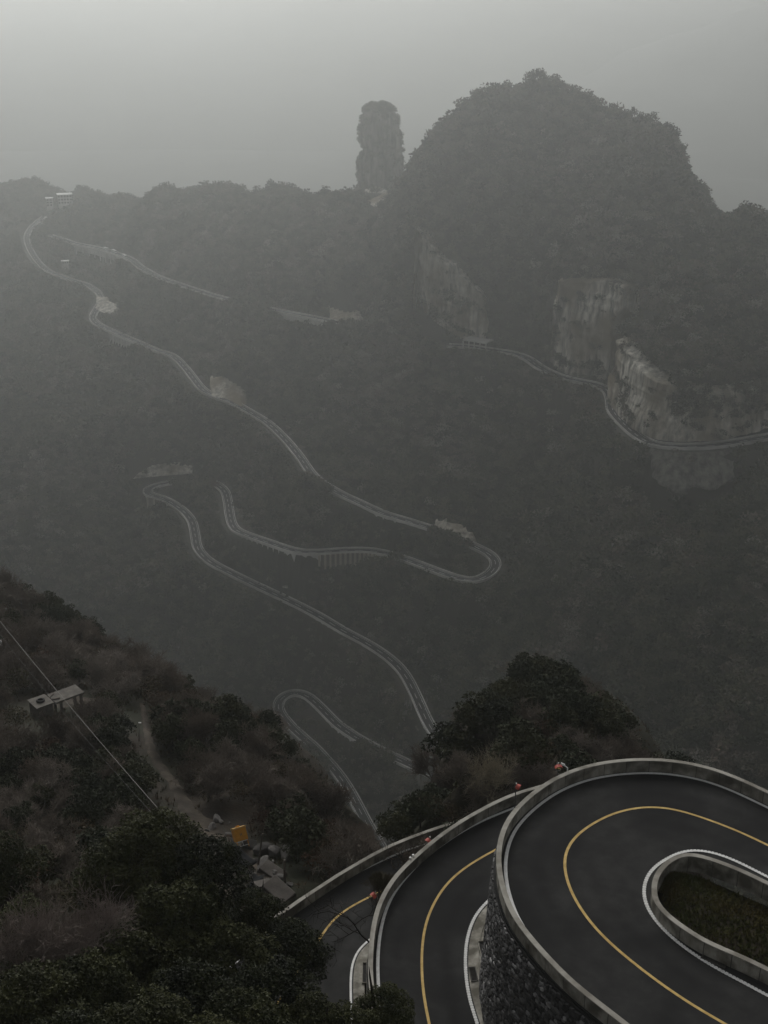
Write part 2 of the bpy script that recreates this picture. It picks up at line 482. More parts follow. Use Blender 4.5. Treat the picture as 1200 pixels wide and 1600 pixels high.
GST = 4.5
GX = np.arange(-900, 901, GST)
GY = np.arange(330, 2700, GST)
XX, YY = np.meshgrid(GX, GY)
XY = np.stack([XX.ravel(), YY.ravel()], 1)
ZZ = rbf(XY)
ZZ += 6.0 * fbm(XY[:, 0] / 55, XY[:, 1] / 55, o=4, seed=3) - 13.0 * np.clip(0.32 - np.abs(fbm(XY[:, 0] / 95 + 0.3 * fbm(XY[:, 0] / 60, XY[:, 1] / 60, o=2, seed=8), XY[:, 1] / 210, o=3, seed=6)), 0, 1) / 0.32
lo = CAMZ - 545
ZZ = np.where(XY[:, 1] < 560, np.minimum(ZZ, CAMZ - 250 + 0.35 * np.clip(XY[:, 1] - 330, 0, 400)), ZZ)
edge = np.clip(np.minimum.reduce([(900 - np.abs(XY[:, 0])) / 150, (2690 - XY[:, 1]) / 300]), 0, 1)
ZZ = lo + (np.maximum(ZZ, lo) - lo) * edge ** 0.7
DROAD = np.full(len(XY), 1e9)
def idx_near(R, px, py):
    a, b, _ = project(R)
    return int(np.argmin((a - px) ** 2 + (b - py) ** 2))
# stretches where the ground falls away under the valley side of the road: (road, from, to, side, depth)
DROPS = [(C_MAIN, (497,863), (592,862), 1, 11.5), (C_RIDGE, (125,382), (205,406), -1, 19.0), (C_MAIN, (178,519), (222,538), -1, 13.0), (C_RIDGE, (450,489), (530,505), -1, 8.0), (C_MAIN, (236,774), (262,783), -1, 17.0)]
mi = [0] + sorted(idx_near(C_MAIN, *q) for q in ((158, 470), (775, 884), (229, 766), (765, 1228), (437, 1098))) + [len(C_MAIN)]
PIECES = [C_MAIN[mi[k]:mi[k + 1] + 1] for k in range(len(mi) - 1)] + [C_RIDGE, C_CLIFF]
num, den = ZZ * 0.02, np.full(len(XY), 0.02)
for R in PIECES:
    d, j = near_curve(XY, R)
    w = np.clip((d - 6.5) / 15, 0, 1)
    w = w * w * (3 - 2 * w)
    k_ = np.maximum((1 - w) / (w + 0.004) - 0.0, 0)
    num += k_ * (R[j, 2] - 0.9)
    den += k_
ZZ = num / den
for R in FAR_ROADS:
    d, j = near_curve(XY, R)
    NR = normals2(R)
    for (R_, pa, pb, side, dep_) in DROPS:
        if R_ is not R: continue
        i0, i1 = sorted((idx_near(R, *pa), idx_near(R, *pb)))
        sd_ = ((XY - R[j, :2]) * NR[j]).sum(1) * side
        inside = np.clip(np.minimum(j - i0 + 2, i1 + 2 - j) / 3.0, 0, 1) * (d < 70)
        f_ = np.clip((sd_ - 3.2) / 1.5, 0, 1) * np.exp(-np.clip(d - 8, 0, 1e9) / 22) * inside
        ZZ = ZZ - dep_ * f_
    DROAD = np.minimum(DROAD, d)
ZG = ZZ.reshape(XX.shape)

def grid_sample(G, x0, y0, st, X):
    u = np.clip((X[:, 0] - x0) / st, 0, G.shape[1] - 1.001)
    v = np.clip((X[:, 1] - y0) / st, 0, G.shape[0] - 1.001)
    i, j = u.astype(int), v.astype(int)
    a, b = u - i, v - j
    return G[j, i] * (1 - a) * (1 - b) + G[j, i + 1] * a * (1 - b) + G[j + 1, i] * (1 - a) * b + G[j + 1, i + 1] * a * b

def grid_mesh(name, XX, YY, ZG):
    ny, nx = XX.shape
    idx = np.arange(ny * nx).reshape(ny, nx)
    F = np.stack([idx[:-1, :-1], idx[:-1, 1:], idx[1:, 1:], idx[1:, :-1]], 2).reshape(-1, 4)
    return mesh_np(name, np.stack([XX, YY, ZG], 2).reshape(-1, 3), F)

tag(link('mountainside', grid_mesh('mountainside', XX, YY, ZG), M_SLOPE, smooth=True), kind='structure')

# ground sheet and the mountain ranges lost in the mist
me = mesh_np('ground', [(-9000, -900, lo - 2), (9000, -900, lo - 2), (9000, 12000, lo - 2), (-9000, 12000, lo - 2)], [(0, 1, 2, 3)])
tag(link('ground', me, M_FARHILL), kind='structure')

def range_mesh(name, x0, x1, yc, depth, crest, seed, n=120, m=24):
    xs = np.linspace(x0, x1, n)
    us = np.linspace(-1, 1, m)
    X, U = np.meshgrid(xs, us)
    cz = crest(xs)[None, :] * np.ones_like(X)
    prof = np.clip(1 - np.abs(U) ** 1.3, 0, 1)
    Y = yc + U * depth + 120 * fbm(X / 700, U * 1.2, o=3, seed=seed)
    Z = lo - 2 + (cz - lo + 2) * prof + prof * (1 - prof) * 260 * fbm(X / 260, Y / 260, o=4, seed=seed + 5)
    return grid_mesh(name, X, Y, Z)
tag(link('misty_mountain', range_mesh('misty_mountain', 300, 4600, 5000, 1300,
     lambda x: CAMZ - 500 + 480 * np.clip((x - 300) / 1500, 0, 1) ** 0.8 - 60 * np.clip((x - 2000) / 1800, 0, 1) + 45 * fbm(x / 260, 0, o=3, seed=4), 40), M_FARHILL, smooth=True), kind='structure')
tag(link('far_range', range_mesh('far_range', -7500, 7500, 6000, 1700,
     lambda x: CAMZ - 130 + 140 * np.clip(fbm(x / 2200, 0, o=4, seed=9) + 0.45, 0, 1), 60, 200), M_FARHILL, smooth=True), kind='structure')

# haze: one closed box of even density round everything
HZ0, HZ1 = lo - 3.5, CAMZ + 60
hb = MB()
hb.box((0, 5550, (HZ0 + HZ1) / 2), (18400, 13300, HZ1 - HZ0))
hm = bpy.data.materials.new('haze_air')
hm.use_nodes = True
hn = hm.node_tree
hn.nodes.remove(hn.nodes['Principled BSDF'])
pv = hn.nodes.new('ShaderNodeVolumePrincipled')
pv.inputs['Color'].default_value = (0.935, 0.965, 0.95, 1)
pv.inputs['Density'].default_value = HAZE_DENSITY
pv.inputs['Anisotropy'].default_value = HAZE_G
hn.links.new(pv.outputs[0], hn.nodes['Material Output'].inputs['Volume'])
tag(hb.build('haze', hm), kind='stuff')

# ------------------------------------------------------------------ cliffs and rock
def rock_sheet(name, bottom, top, nu=70, nv=40, bulge=5.0, amp=4.0, seed=1, mat_=M_ROCK, back=14.0, scale=K, ragged=0.5, hang=False):
    B = smooth_curve([onz(a, b, c * scale) for a, b, c in bottom], 0.5)
    T = smooth_curve([onz(a, b, c * scale) for a, b, c in top], 0.5)
    ti = np.linspace(0, 1, nu)
    B = np.stack([np.interp(ti, np.linspace(0, 1, len(B)), B[:, k]) for k in range(3)], 1)
    T = np.stack([np.interp(ti, np.linspace(0, 1, len(T)), T[:, k]) for k in range(3)], 1)
    N = -normals2((B + T) / 2)                       # towards the camera when the edge runs left to right
    v = np.linspace(-0.12, 1.1, nv)
    V = np.zeros((nv, nu, 3)); W = np.zeros((nv, nu))
    for i, t in enumerate(v):
        p = B + (T - B) * t
        s = p[:, 0] * 0.9 + p[:, 1] * 0.4
        dd = amp * (0.9 * fbm(s / 9, p[:, 2] / 60, o=4, seed=seed) + 0.55 * fbm(s / 30, p[:, 2] / 14, o=4, seed=seed + 9))
        # bare rock gives way to wooded ground unevenly along its sides and top
        e = np.minimum(np.minimum(ti, 1 - ti) / 0.16, (t / 0.4 + 0.1) if hang else (1.05 - t) / 0.34)
        e = e + ragged * fbm(s / 20, p[:, 2] / 16, o=5, seed=seed + 3)
        w = np.clip((e - 0.2) / 0.25, 0, 1)
        W[i] = w
        dd = dd + 0.3 * amp * fbm(s / 3.2, p[:, 2] / 30, o=3, seed=seed + 13) - 0.35 * amp * np.abs(fbm(p[:, 2] / 7 + s / 60, s / 90, o=2, seed=seed + 17))
        off = (bulge + dd) * w - back * (1 - w)
        V[i] = p
        V[i, :, :2] += N * off[:, None]
        zt_ = grid_sample(ZG, GX[0], GY[0], GST, V[i]) - 1.5
        V[i, :, 2] = np.where(w < 0.3, np.minimum(V[i, :, 2], zt_), V[i, :, 2])
    idx = np.arange(nv * nu).reshape(nv, nu)
    F = np.stack([idx[:-1, :-1], idx[:-1, 1:], idx[1:, 1:], idx[1:, :-1]], 2).reshape(-1, 4)
    o = link(name, mesh_np(name, V.reshape(-1, 3), F), mat_)
    tag(o, kind='structure')
    return V.reshape(-1, 3)[(W > 0.5).ravel()]
CLIFF_PTS = []
for i, (k, (b, t)) in enumerate(CLIFFS.items()):
    CLIFF_PTS.append(rock_sheet('cliff', b, t, nu=190, nv=90, seed=20 + i * 7))
# rock below the cliff road, and rock cuts above the lower roads
CUTS = [([(1018,748,-204),(1050,770,-206),(1095,768,-205.5),(1150,742,-200)], [(1022,703,-192.9),(1055,707,-192.5),(1100,705,-192.0),(1152,698,-191.2)], 9.0, 3.0),
        ([(326,618,-242),(352,618,-241.5),(382,632,-243)], [(328,590,-236),(352,586,-234.5),(382,596,-236)], 1.5, 1.5),
        ([(508,492,-200.5),(535,499,-200),(565,503,-199.3)], [(510,470,-195),(535,464,-193),(562,474,-195)], 2, 1.5),
        ([(675,822,-258),(705,833,-258.5),(740,848,-260)], [(676,812,-256),(705,812,-254.5),(738,832,-257)], 1.5, 1.5),
        ([(196,748,-283),(235,742,-282),(300,738,-280.6)], [(196,736,-279.5),(240,722,-277),(300,728,-278)], 1.5, 2),
        ([(570,308,-151),(592,322,-151.5),(612,322,-150)], [(566,296,-148),(590,292,-146.5),(610,300,-147)], 2, 2),
        ([(440,915,-293),(470,918,-293),(500,912,-292)], [(440,895,-288.5),(470,890,-287),(500,890,-286.5)], 1.0, 2),
        ([(150,478,-230),(165,486,-230),(182,488,-229.5)], [(152,462,-227),(166,464,-226.5),(182,472,-227)], 1.5, 2),
        ([(640,905,-275),(660,910,-275),(685,918,-275)], [(642,892,-272),(662,894,-271.5),(684,902,-271.5)], 1.0, 2)]
for i, (b, t, bu, am) in enumerate(CUTS):
    CLIFF_PTS.append(rock_sheet('rock_cut', b, t, nu=36, nv=16, seed=70 + i * 5, bulge=bu, amp=am, back=6, ragged=1.1, hang=(i == 0), mat_=M_PILL if i == 0 else M_ROCK))
ROCKXY = np.vstack(CLIFF_PTS)
CLIFFV = np.vstack(CLIFF_PTS[:3])

# the free-standing rock pillar behind the ridge
def pillar():
    d = 1480.0
    cx, _, zt = atd(595, 164, d)
    zb = atd(595, 330, d)[2]
    n, m = 48, 60
    # half width (left, right) against image row, in survey pixels about x = 595
    rows = [330, 300, 275, 250, 232, 215, 195, 180, 170, 164]
    lft = [36, 30, 38, 36, 28, 34, 30, 28, 24, 14]
    rgt = [40, 38, 36, 32, 31, 33, 30, 26, 18, 10]
    V = []
    for i in range(m):
        t = i / (m - 1)
        z = zb + (zt - zb) * t
        row = 330 - (330 - 164) * t
        l = np.interp(row, rows[::-1], lft[::-1]) * d / FPX
        r = np.interp(row, rows[::-1], rgt[::-1]) * d / FPX
        for k in range(n):
            a = 2 * math.pi * k / n
            ca, sa = math.cos(a), math.sin(a)
            rx = r if ca > 0 else l
            ry = 0.8 * (l + r) / 2
            q = 1 + 0.16 * float(fbm(ca * 1.8 + 5, sa * 1.8, z / 45, 4, 33)) + 0.07 * float(fbm(ca * 6, sa * 6, z / 30, 3, 37))
            V.append((cx + ca * rx * q, d + sa * ry * q, z))
    F = []
    for i in range(m - 1):
        for k in range(n):
            F.append((i * n + k, i * n + (k + 1) % n, (i + 1) * n + (k + 1) % n, (i + 1) * n + k))
    V.append((cx, d, zt + 2))
    F += [((m - 1) * n + k, (m - 1) * n + (k + 1) % n, len(V) - 1, len(V) - 1) for k in range(n)]
    me = bpy.data.meshes.new('rock_pillar')
    me.from_pydata(V, [], [f if f[2] != f[3] else f[:3] for f in F])
    me.update()
    tag(link('rock_pillar', me, M_PILL), kind='structure')
    return np.array(V)
PILLAR = pillar()

# ------------------------------------------------------------------ far roads, their walls and markings
def far_road(name, R, hw):
    v, f = sweep(R, [(-hw, -6.0), (hw, -6.0), (hw, 0), (-hw, 0)])
    me = bpy.data.meshes.new(name); me.from_pydata(v, [], f); me.update()
    o = link(name, me, M_FASPH)
    tag(o, kind='structure')
    N = normals2(R)
    for s in (-1, 1):
        E = R.copy(); E[:, :2] += N * s * (hw - 0.9)
        strip('edge_line', E, 0.22, 0.02, M_WHITE, o)
    dm = MB()
    for i in range(0, len(R) - 3, 4):
        q, fq = sweep(R[i:i + 3], [(-0.14, 0.0), (0.14, 0.0), (0.14, 0.02), (-0.14, 0.02)])
        dm.add(q, fq)
    tag(dm.build('centre_line', M_WHITE, o), kind='stuff')
    return o

def far_wall(R, hw, side, i0, i1, label, group=None, h=1.15):
    S = R[i0:i1]
    N = normals2(R)[i0:i1]
    o = side * (hw + 0.02)
    e = side * (hw + 0.42)
    pr = [(o, -8.0), (e, -8.0), (e, h), (o, h)] if side > 0 else [(e, -8.0), (o, -8.0), (o, h), (e, h)]
    v, f = sweep(S, pr, N)
    me = bpy.data.meshes.new('parapet_wall'); me.from_pydata(v, [], f); me.update()
    return tag(link('parapet_wall', me, M_FCONC), label, 'parapet wall', group)

far_road('road', C_MAIN, 3.7)
far_road('ridge_road', C_RIDGE, 4.4)
far_road('cliff_road', C_CLIFF, 4.2)

cutsM = [(70,338), (153,457), (315,607), (492,746), (748,857), (775,884), (462,861), (350,766), (229,766), (309,857), (578,1008), (707,1177), (765,1228), (573,1162), (435,1098), (508,1186), (622,1375)]
namesM = ['at the pale hairpin on the far left ridge', 'beside the short viaduct under the left ridge', 'below the square pale rock cut', 'on the straight above the long retaining wall', 'round the tight bend right of the pale rock cut', 'above the tan ribbed retaining wall', 'on the short kinked stretch above the valley', 'hidden among trees before the left hairpin', 'round the hairpin beside the tan wall block', 'on the long straight falling to the right', 'on the bend above the gully', 'behind the wooded knoll', 'on the stretch coming out from behind the knoll', 'round the lowest hairpin deep in the valley', 'inside the lowest hairpin', 'on the valley road just above the foreground bend']
ii = [idx_near(C_MAIN, *c) for c in cutsM]
for k in range(len(ii) - 1):
    a, b = sorted((ii[k], ii[k + 1]))
    for s, w in ((1, 'left-hand pale wall of the far road going down '), (-1, 'right-hand pale wall of the far road going down ')):
        far_wall(C_MAIN, 3.7, s, a, b + 1, w + namesM[k], 'pale walls along the far zigzag road')
far_wall(C_RIDGE, 4.4, 1, 0, len(C_RIDGE), 'pale mountain-side wall of the highest road under the left ridge', 'walls of the ridge road')
far_wall(C_RIDGE, 4.4, -1, 0, len(C_RIDGE), 'pale valley-side wall of the highest road under the left ridge', 'walls of the ridge road')
far_wall(C_CLIFF, 4.2, 1, 0, len(C_CLIFF), 'pale inner wall of the road at the foot of the cliffs', 'walls of the cliff road')
far_wall(C_CLIFF, 4.2, -1, 0, len(C_CLIFF), 'pale outer wall of the road at the foot of the cliffs', 'walls of the cliff road')

def pillared(name, R, hw, side, pa, pb, n, hgt, label, cat, ribs=False, matb=M_FCONC, w=1.1, slab=True):
    """pillars (or wall ribs) holding the outer edge of a far road between two survey pixels"""
    i0, i1 = sorted((idx_near(R, *pa), idx_near(R, *pb)))
    N = normals2(R)
    mid = R[(i0 + i1) // 2]
    root = tag(empty(name, mid - np.array([0, 0, hgt])), label, cat)
    off = np.array(mid - np.array([0, 0, hgt]))
    base = MB(); base.box((0, 0, 0), (w, w * 0.9, hgt))
    pm = base.mesh('rib' if ribs else 'pillar')
    for k in range(n):
        t = i0 + (i1 - i0) * k / (n - 1)
        j = int(t)
        p = R[j] + (R[min(j + 1, len(R) - 1)] - R[j]) * (t - j)
        nn = N[j]
        o = link('rib' if ribs else 'pillar', pm, matb, root)
        ro = hw + (1.7 if ribs else 0.9)
        o.location = (p[0] + nn[0] * side * ro - off[0], p[1] + nn[1] * side * ro - off[1], p[2] - hgt / 2 - 0.3 - off[2])
        o.rotation_euler = (0, 0, math.atan2(nn[1], nn[0]))
    if slab:
        for k in range(n - 1):
            a = i0 + (i1 - i0) * k / (n - 1); b = i0 + (i1 - i0) * (k + 1) / (n - 1)
            pts_ = []
            for t in (a, b):
                j = int(t)
                pts_.append(R[j] + (R[min(j + 1, len(R) - 1)] - R[j]) * (t - j))
            nn = N[int(a)]
            ang = math.atan2(pts_[1][1] - pts_[0][1], pts_[1][0] - pts_[0][0])
            L_ = np.linalg.norm(pts_[1][:2] - pts_[0][:2])
            mb = MB()
            c = (pts_[0] + pts_[1]) / 2
            hh = hgt * (0.86 + 0.1 * random.random()) if ribs else 1.5
            mb.box((0, 0, 0), (L_ - w * 0.9, 0.8, hh))
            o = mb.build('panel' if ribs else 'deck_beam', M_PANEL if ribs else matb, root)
            o.location = (c[0] + nn[0] * side * (hw + 0.7) - off[0], c[1] + nn[1] * side * (hw + 0.7) - off[1], c[2] - hh / 2 - 0.4 - off[2])
            o.rotation_euler = (0, 0, ang)
    return root
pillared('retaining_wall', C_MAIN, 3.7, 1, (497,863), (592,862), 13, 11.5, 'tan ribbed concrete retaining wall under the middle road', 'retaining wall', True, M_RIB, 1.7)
pillared('viaduct', C_RIDGE, 4.4, -1, (125,382), (205,406), 11, 19.0, 'row of pale viaduct pillars carrying the highest road by the parked buses', 'viaduct')
pillared('viaduct', C_MAIN, 3.7, -1, (178,519), (222,538), 11, 13.0, 'close-set viaduct pillars under the second road on the left', 'viaduct')
pillared('viaduct', C_RIDGE, 4.4, -1, (450,489), (530,505), 9, 8.0, 'short viaduct pillars at the right end of the highest road', 'viaduct')
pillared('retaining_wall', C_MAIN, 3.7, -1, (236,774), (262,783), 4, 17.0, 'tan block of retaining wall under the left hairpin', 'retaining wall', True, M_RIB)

# open-sided gallery where the cliff road comes out of the rock
def gallery():
    i0, i1 = idx_near(C_CLIFF, 724, 541), idx_near(C_CLIFF, 766, 547)
    S, N = C_CLIFF[i0:i1 + 1], normals2(C_CLIFF)[i0:i1 + 1]
    mid = S[len(S) // 2]
    root = tag(empty('road_gallery', mid), 'concrete gallery with open pillared side where the cliff road meets the rock', 'gallery')
    def part(nm, pr, mt=M_FCONC):
        v, f = sweep(S - np.r_[mid], pr, N)
        me = bpy.data.meshes.new(nm); me.from_pydata(v, [], f); me.update()
        link(nm, me, mt, root)
    part('roof', [(-5.8, 6.4), (6.5, 6.4), (6.5, 7.5), (-5.8, 7.5)])
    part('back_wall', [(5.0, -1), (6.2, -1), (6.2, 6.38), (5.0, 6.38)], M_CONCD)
    cm = MB(); cm.box((0, 0, 3.1), (1.0, 1.0, 6.5)); cmm = cm.mesh('column')
    for k in range(5):
        j = int(k * (len(S) - 1) / 4)
        o = link('column', cmm, M_FCONC, root)
        o.location = (S[j][0] + N[j][0] * -5.2 - mid[0], S[j][1] + N[j][1] * -5.2 - mid[1], S[j][2] - mid[2])
gallery()

# buildings and pale walls at the left end of the ridge
def hut(name, px, py, z, w, dp, h, rz, label, storeys=1, nwin=4, cat='building', flat=True):
    p = onz(px, py, z * K)
    root = tag(empty(name, p, rz), label, cat)
    mb = MB(); mb.box((0, 0, h / 2 - 3), (w, dp, h + 6)); mb.build('wall', M_FCONC, root)
    rb = MB(); rb.box((0, 0, h + 0.45), (w + 1.6, dp + 1.6, 0.7)); rb.build('roof', M_WHITE, root)
    wb = MB(); wb.box((0, 0, 0), (w / nwin * 0.55, 0.25, h / storeys * 0.5)); wm = wb.mesh('window')
    for s in range(storeys):
        for k in range(nwin):
            o = link('window', wm, M_CONCD, root)
            o.location = (-w / 2 + (k + 0.5) * w / nwin, -dp / 2 - 0.05, h / storeys * (s + 0.55))
    return root
hut('building', 102, 318, -205, 20, 14, 13, 0.25, 'pale three-storey building among trees at the left end of the ridge', 3, 5)
hut('building', 78, 322, -209, 9, 9, 11, 0.2, 'narrow pale building beside the larger one on the ridge', 3, 2)
hut('hut', 102, 412, -225.5, 8, 4, 3.2, 0.3, 'small white hut between the two roads on the far left', 1, 3, 'hut')
def slope_wall(bottom, top, label):
    B = [onz(a, b, c * K) for a, b, c in bottom]; T = [onz(a, b, c * K) for a, b, c in top]
    root = tag(empty('retaining_wall', B[0]), label, 'retaining wall')
    o0 = B[0]
    for i in range(len(B) - 1):
        f = [B[i] - o0, B[i + 1] - o0, T[i + 1] - o0, T[i] - o0]
        bk = [q + np.array([0, 2.5, -0.5]) for q in f]
        e = 0.03
        f = [f[0] * (1 - e) + f[1] * e, f[1] * (1 - e) + f[0] * e, f[2] * (1 - e) + f[3] * e, f[3] * (1 - e) + f[2] * e]
        mb = MB(); mb.add(f + bk, [(0, 1, 2, 3), (7, 6, 5, 4), (0, 4, 5, 1), (1, 5, 6, 2), (2, 6, 7, 3), (3, 7, 4, 0)])
        mb.build('panel', M_FCONC, root)
slope_wall([(57,363,-223),(64,364,-222.3),(71,367,-221.6),(78,370,-221)], [(66,345,-219.5),(69,340,-218.5),(72,338,-218),(74,340,-218.3)], 'pale sprayed slope beside the left hairpin')
slope_wall([(38,392,-229),(46,404,-230),(56,415,-231),(67,420,-231.5)], [(39,376,-225.2),(47,388,-226.2),(56,400,-227.2),(66,410,-228)], 'pale retaining wall below the left hairpin')

# buses on the ridge road
M_BUS = mat('bus_paint', (0.72, 0.72, 0.70)); M_GLASS = mat('dark_glass', (0.02, 0.022, 0.025), rough=0.2, spec=0.5); M_TYRE = mat('tyre', (0.02, 0.02, 0.02))
def bus(px, py, side, label, L=11.0):
    i = idx_near(C_RIDGE, px, py)
    p = C_RIDGE[i].copy(); n = normals2(C_RIDGE)[i]
    p[:2] += n * side
    root = tag(empty('bus', p, math.atan2(-n[0], n[1])), label, 'bus', 'buses on the viaduct')
    b = MB(); b.box((0, 0, 1.85), (L, 2.5, 2.7), taper=0.97); b.build('body', M_BUS, root)
    for s in (-1, 1):
        g = MB(); g.box((0, s * 1.235, 2.15), (L * 0.9, 0.06, 0.9)); g.build('window', M_GLASS, root)
    g = MB(); g.box((L / 2 - 0.02, 0, 2.1), (0.08, 2.2, 1.2)); g.build('windscreen', M_GLASS, root)
    for x in (-L * 0.3, L * 0.32):
        for s in (-1, 1):
            w = MB(); w.tube([(x, s * 1.0, 0.5), (x, s * 1.27, 0.5)], 0.5, 12); w.build('wheel', M_TYRE, root)
bus(164, 390, 1.2, 'white bus leading the line on the viaduct of the highest road')
bus(177, 394, 1.2, 'white bus in the middle of the line on the viaduct')
bus(197, 402, -1.8, 'white bus alone on the valley side of the viaduct bend')

# ------------------------------------------------------------------ foreground hairpins (survey pixels)
z3 = lambda L: [(700 + x / 2.4, 1150 + y / 2.4) for x, y in L]
z2 = lambda L: [(400 + x / 2.4, 1160 + y / 2.4) for x, y in L]
ZA, ZB, ZC, PH = -56.0, -66.0, -75.0, 0.95
S_ = {
'A_out': z3([(1200,272),(1100,225),(1000,185),(900,157),(820,143),(740,138),(650,142),(580,150),(500,170),(420,205),(350,250),(290,305),(250,360),(228,420),(220,490),(232,560),(260,630),(300,690)]),
'A_yel': z3([(1200,410),(1140,380),(1060,345),(980,315),(900,288),(840,272),(780,265),(720,267),(660,278),(600,298),(540,330),(490,365),(455,405),(437,450),(437,500),(450,555),(480,620),(520,680),(570,740),(640,805),(720,870),(800,930),(880,985),(960,1035),(1040,1080)]),
'A_in': z3([(1200,530),(1100,478),(1010,440),(930,425),(870,432),(830,457),(790,475),(755,510),(735,550),(732,600),(745,645),(775,690),(820,740),(880,790),(950,838),(1020,880),(1100,920),(1200,975)]),
'A_top': z3([(1200,207),(1100,160),(1000,122),(900,98),(800,86),(700,85),(600,94),(500,115),(400,155),(330,200),(270,250),(220,310),(190,380),(180,450),(185,520),(205,600),(240,680),(300,760),(370,840),(460,930),(560,1010),(650,1080)]),
'A_itop': z3([(1200,548),(1100,500),(1000,462),(930,442),(880,440),(840,455),(800,485),(770,530),(763,580),(775,630),(820,680),(880,725),(960,775),(1050,815),(1130,850),(1200,885)]),
'B_top': z2([(1075,160),(1000,180),(930,205),(860,240),(800,272),(740,310),(680,352),(620,402),(560,455),(510,510),(475,565),(450,620),(435,680),(425,750),(420,830),(422,900),(428,940)]),
'B_out': z2([(975,243),(900,272),(820,308),(740,355),(670,405),(610,455),(560,510),(520,560),(490,620),(470,690),(460,760),(456,840),(460,925)]),
'B_yel': z2([(895,405),(830,440),(770,480),(720,525),(680,580),(650,640),(632,700),(622,780),(622,860),(628,940),(640,1010),(650,1056)]),
'B_in': z2([(878,588),(850,615),(820,655),(800,705),(788,760),(785,830),(790,900),(803,970),(830,1056)]),
'C_top': z2([(770,290),(700,310),(620,338),(540,368),(460,405),(380,450),(300,497),(220,550),(150,595),(90,640),(35,662)]),
'C_out': z2([(645,378),(560,405),(480,440),(400,478),(320,520),(240,565),(160,615),(95,665),(65,695)]),
'C_yel': z2([(435,575),(390,597),(340,625),(295,660),(265,695),(250,720)]),
'C_in': z2([(425,742),(395,765),(370,805),(358,850),(355,915),(357,1000),(360,1056)]),
}
def near_line(k, z, ext=(0, 0), sig=0.9, step=0.4):
    return smooth_curve([onz(a, b, z) for a, b in S_[k]], step, sig, ext)
A_yel = near_line('A_yel', ZA, (25, 20)); A_in = near_line('A_in', ZA, (25, 20))
A_top = near_line('A_top', ZA + PH, (25, 20)); A_itop = near_line('A_itop', ZA + PH, (25, 20), 0.5)
A_out = A_top.copy()
A_out[:, :2] += normals2(A_top) * (0.05 + np.interp(np.linspace(0, 1, len(A_top)), [0, 0.2, 0.28, 0.37, 0.45, 0.54, 0.62, 0.7, 0.8, 1], [0.56, 0.6, 0.5, 0.45, 0.47, 0.52, 0.64, 0.78, 0.8, 0.75]))[:, None]
A_out[:, 2] = ZA + CAMZ
B_top = near_line('B_top', ZB + PH, (3, 12)); B_out = near_line('B_out', ZB, (12, 12)); B_yel = near_line('B_yel', ZB, (14, 12)); B_in = near_line('B_in', ZB, (8, 12), 0.6)
C_top = near_line('C_top', ZC + PH, (10, 8)); C_out = near_line('C_out', ZC, (10, 8)); C_yel = near_line('C_yel', ZC, (12, 10)); C_in = near_line('C_in', ZC, (8, 8), 0.6)

def offset(R, o, z=None):
    Q = R.copy(); Q[:, :2] += normals2(R) * o
    if z is not None: Q[:, 2] = z + CAMZ
    return Q

def ribbon_between(name, L, R, z, mat_, yel, thick=0.35, kind='structure'):
    n = 260
    a = np.stack([np.interp(np.linspace(0, 1, n), np.linspace(0, 1, len(L)), L[:, k]) for k in range(2)], 1)
    b = np.stack([np.interp(np.linspace(0, 1, n), np.linspace(0, 1, len(R)), R[:, k]) for k in range(2)], 1)
    m = 31
    V, F = [], []
    for zz in (z + CAMZ, z + CAMZ - thick):
        for i in range(n):
            for j in range(m):
                q = a[i] + (b[i] - a[i]) * j / (m - 1)
                V.append((q[0], q[1], zz))
    o = n * m
    for i in range(n - 1):
        for j in range(m - 1):
            q = (i * m + j, i * m + j + 1, (i + 1) * m + j + 1, (i + 1) * m + j)
            F.append(q); F.append(tuple(o + x for x in q[::-1]))
        for j in (0, m - 1):
            q = (i * m + j, (i + 1) * m + j, o + (i + 1) * m + j, o + i * m + j)
            F.append(q if j == 0 else q[::-1])
    me = bpy.data.meshes.new(name); me.from_pydata(V, [], F); me.update()
    bm = bmesh.new(); bm.from_mesh(me); bmesh.ops.recalc_face_normals(bm, faces=bm.faces); bm.to_mesh(me); bm.free()
    P = np.array(V)
    dl, _ = near_curve(P, yel)
    we, _ = near_curve(P, np.vstack([L[::2], R[::2]]))
    pol = sum(np.exp(-((dl - c) / 0.38) ** 2) for c in (0.95, 2.55))          # wheel paths
    pat = fbm(P[:, 0] / 2.3, P[:, 1] / 2.3, o=4, seed=41)
    oil = np.exp(-((dl - 1.75) / 0.35) ** 2)
    dust = np.exp(-we / 0.5)
    tone = 1.0 + 0.13 * pol * (0.7 + pat) - 0.14 * oil * (0.6 + pat) + 0.30 * dust * (0.6 + 0.8 * pat) + 0.09 * pat
    skid = np.clip(fbm(P[:, 0] / 5 + P[:, 1] / 9, P[:, 1] / 1.6, o=3, seed=47) - 0.18, 0, 1)
    set_attr(me, 'tone', np.clip(tone - 0.3 * skid, 0.5, 1.7))
    return tag(link(name, me, mat_), kind=kind)

# travel direction of every survey line: from the far right round the bend to the bottom; outside of the bend is on the right
A_face = offset(A_top, 0.32, ZA)             # inner face of the outer parapet, at road level
B_face = offset(B_top, 0.32, ZB)
C_face = offset(C_top, 0.32, ZC)
A_iface = offset(A_itop, 0.0, ZA)
road_A = ribbon_between('hairpin_road', offset(A_top, -0.1, ZA), offset(A_itop, 0.1, ZA), ZA, M_ASPH, A_yel)
B_apron = offset(B_in, 0.22, ZB)
road_B = ribbon_between('hairpin_road', offset(B_top, -0.1, ZB), B_apron, ZB, M_ASPH, B_yel)
C_apron = offset(C_in, 0.22, ZC)
road_C = ribbon_between('hairpin_road', offset(C_top, -0.1, ZC), C_apron, ZC, M_ASPH, C_yel)

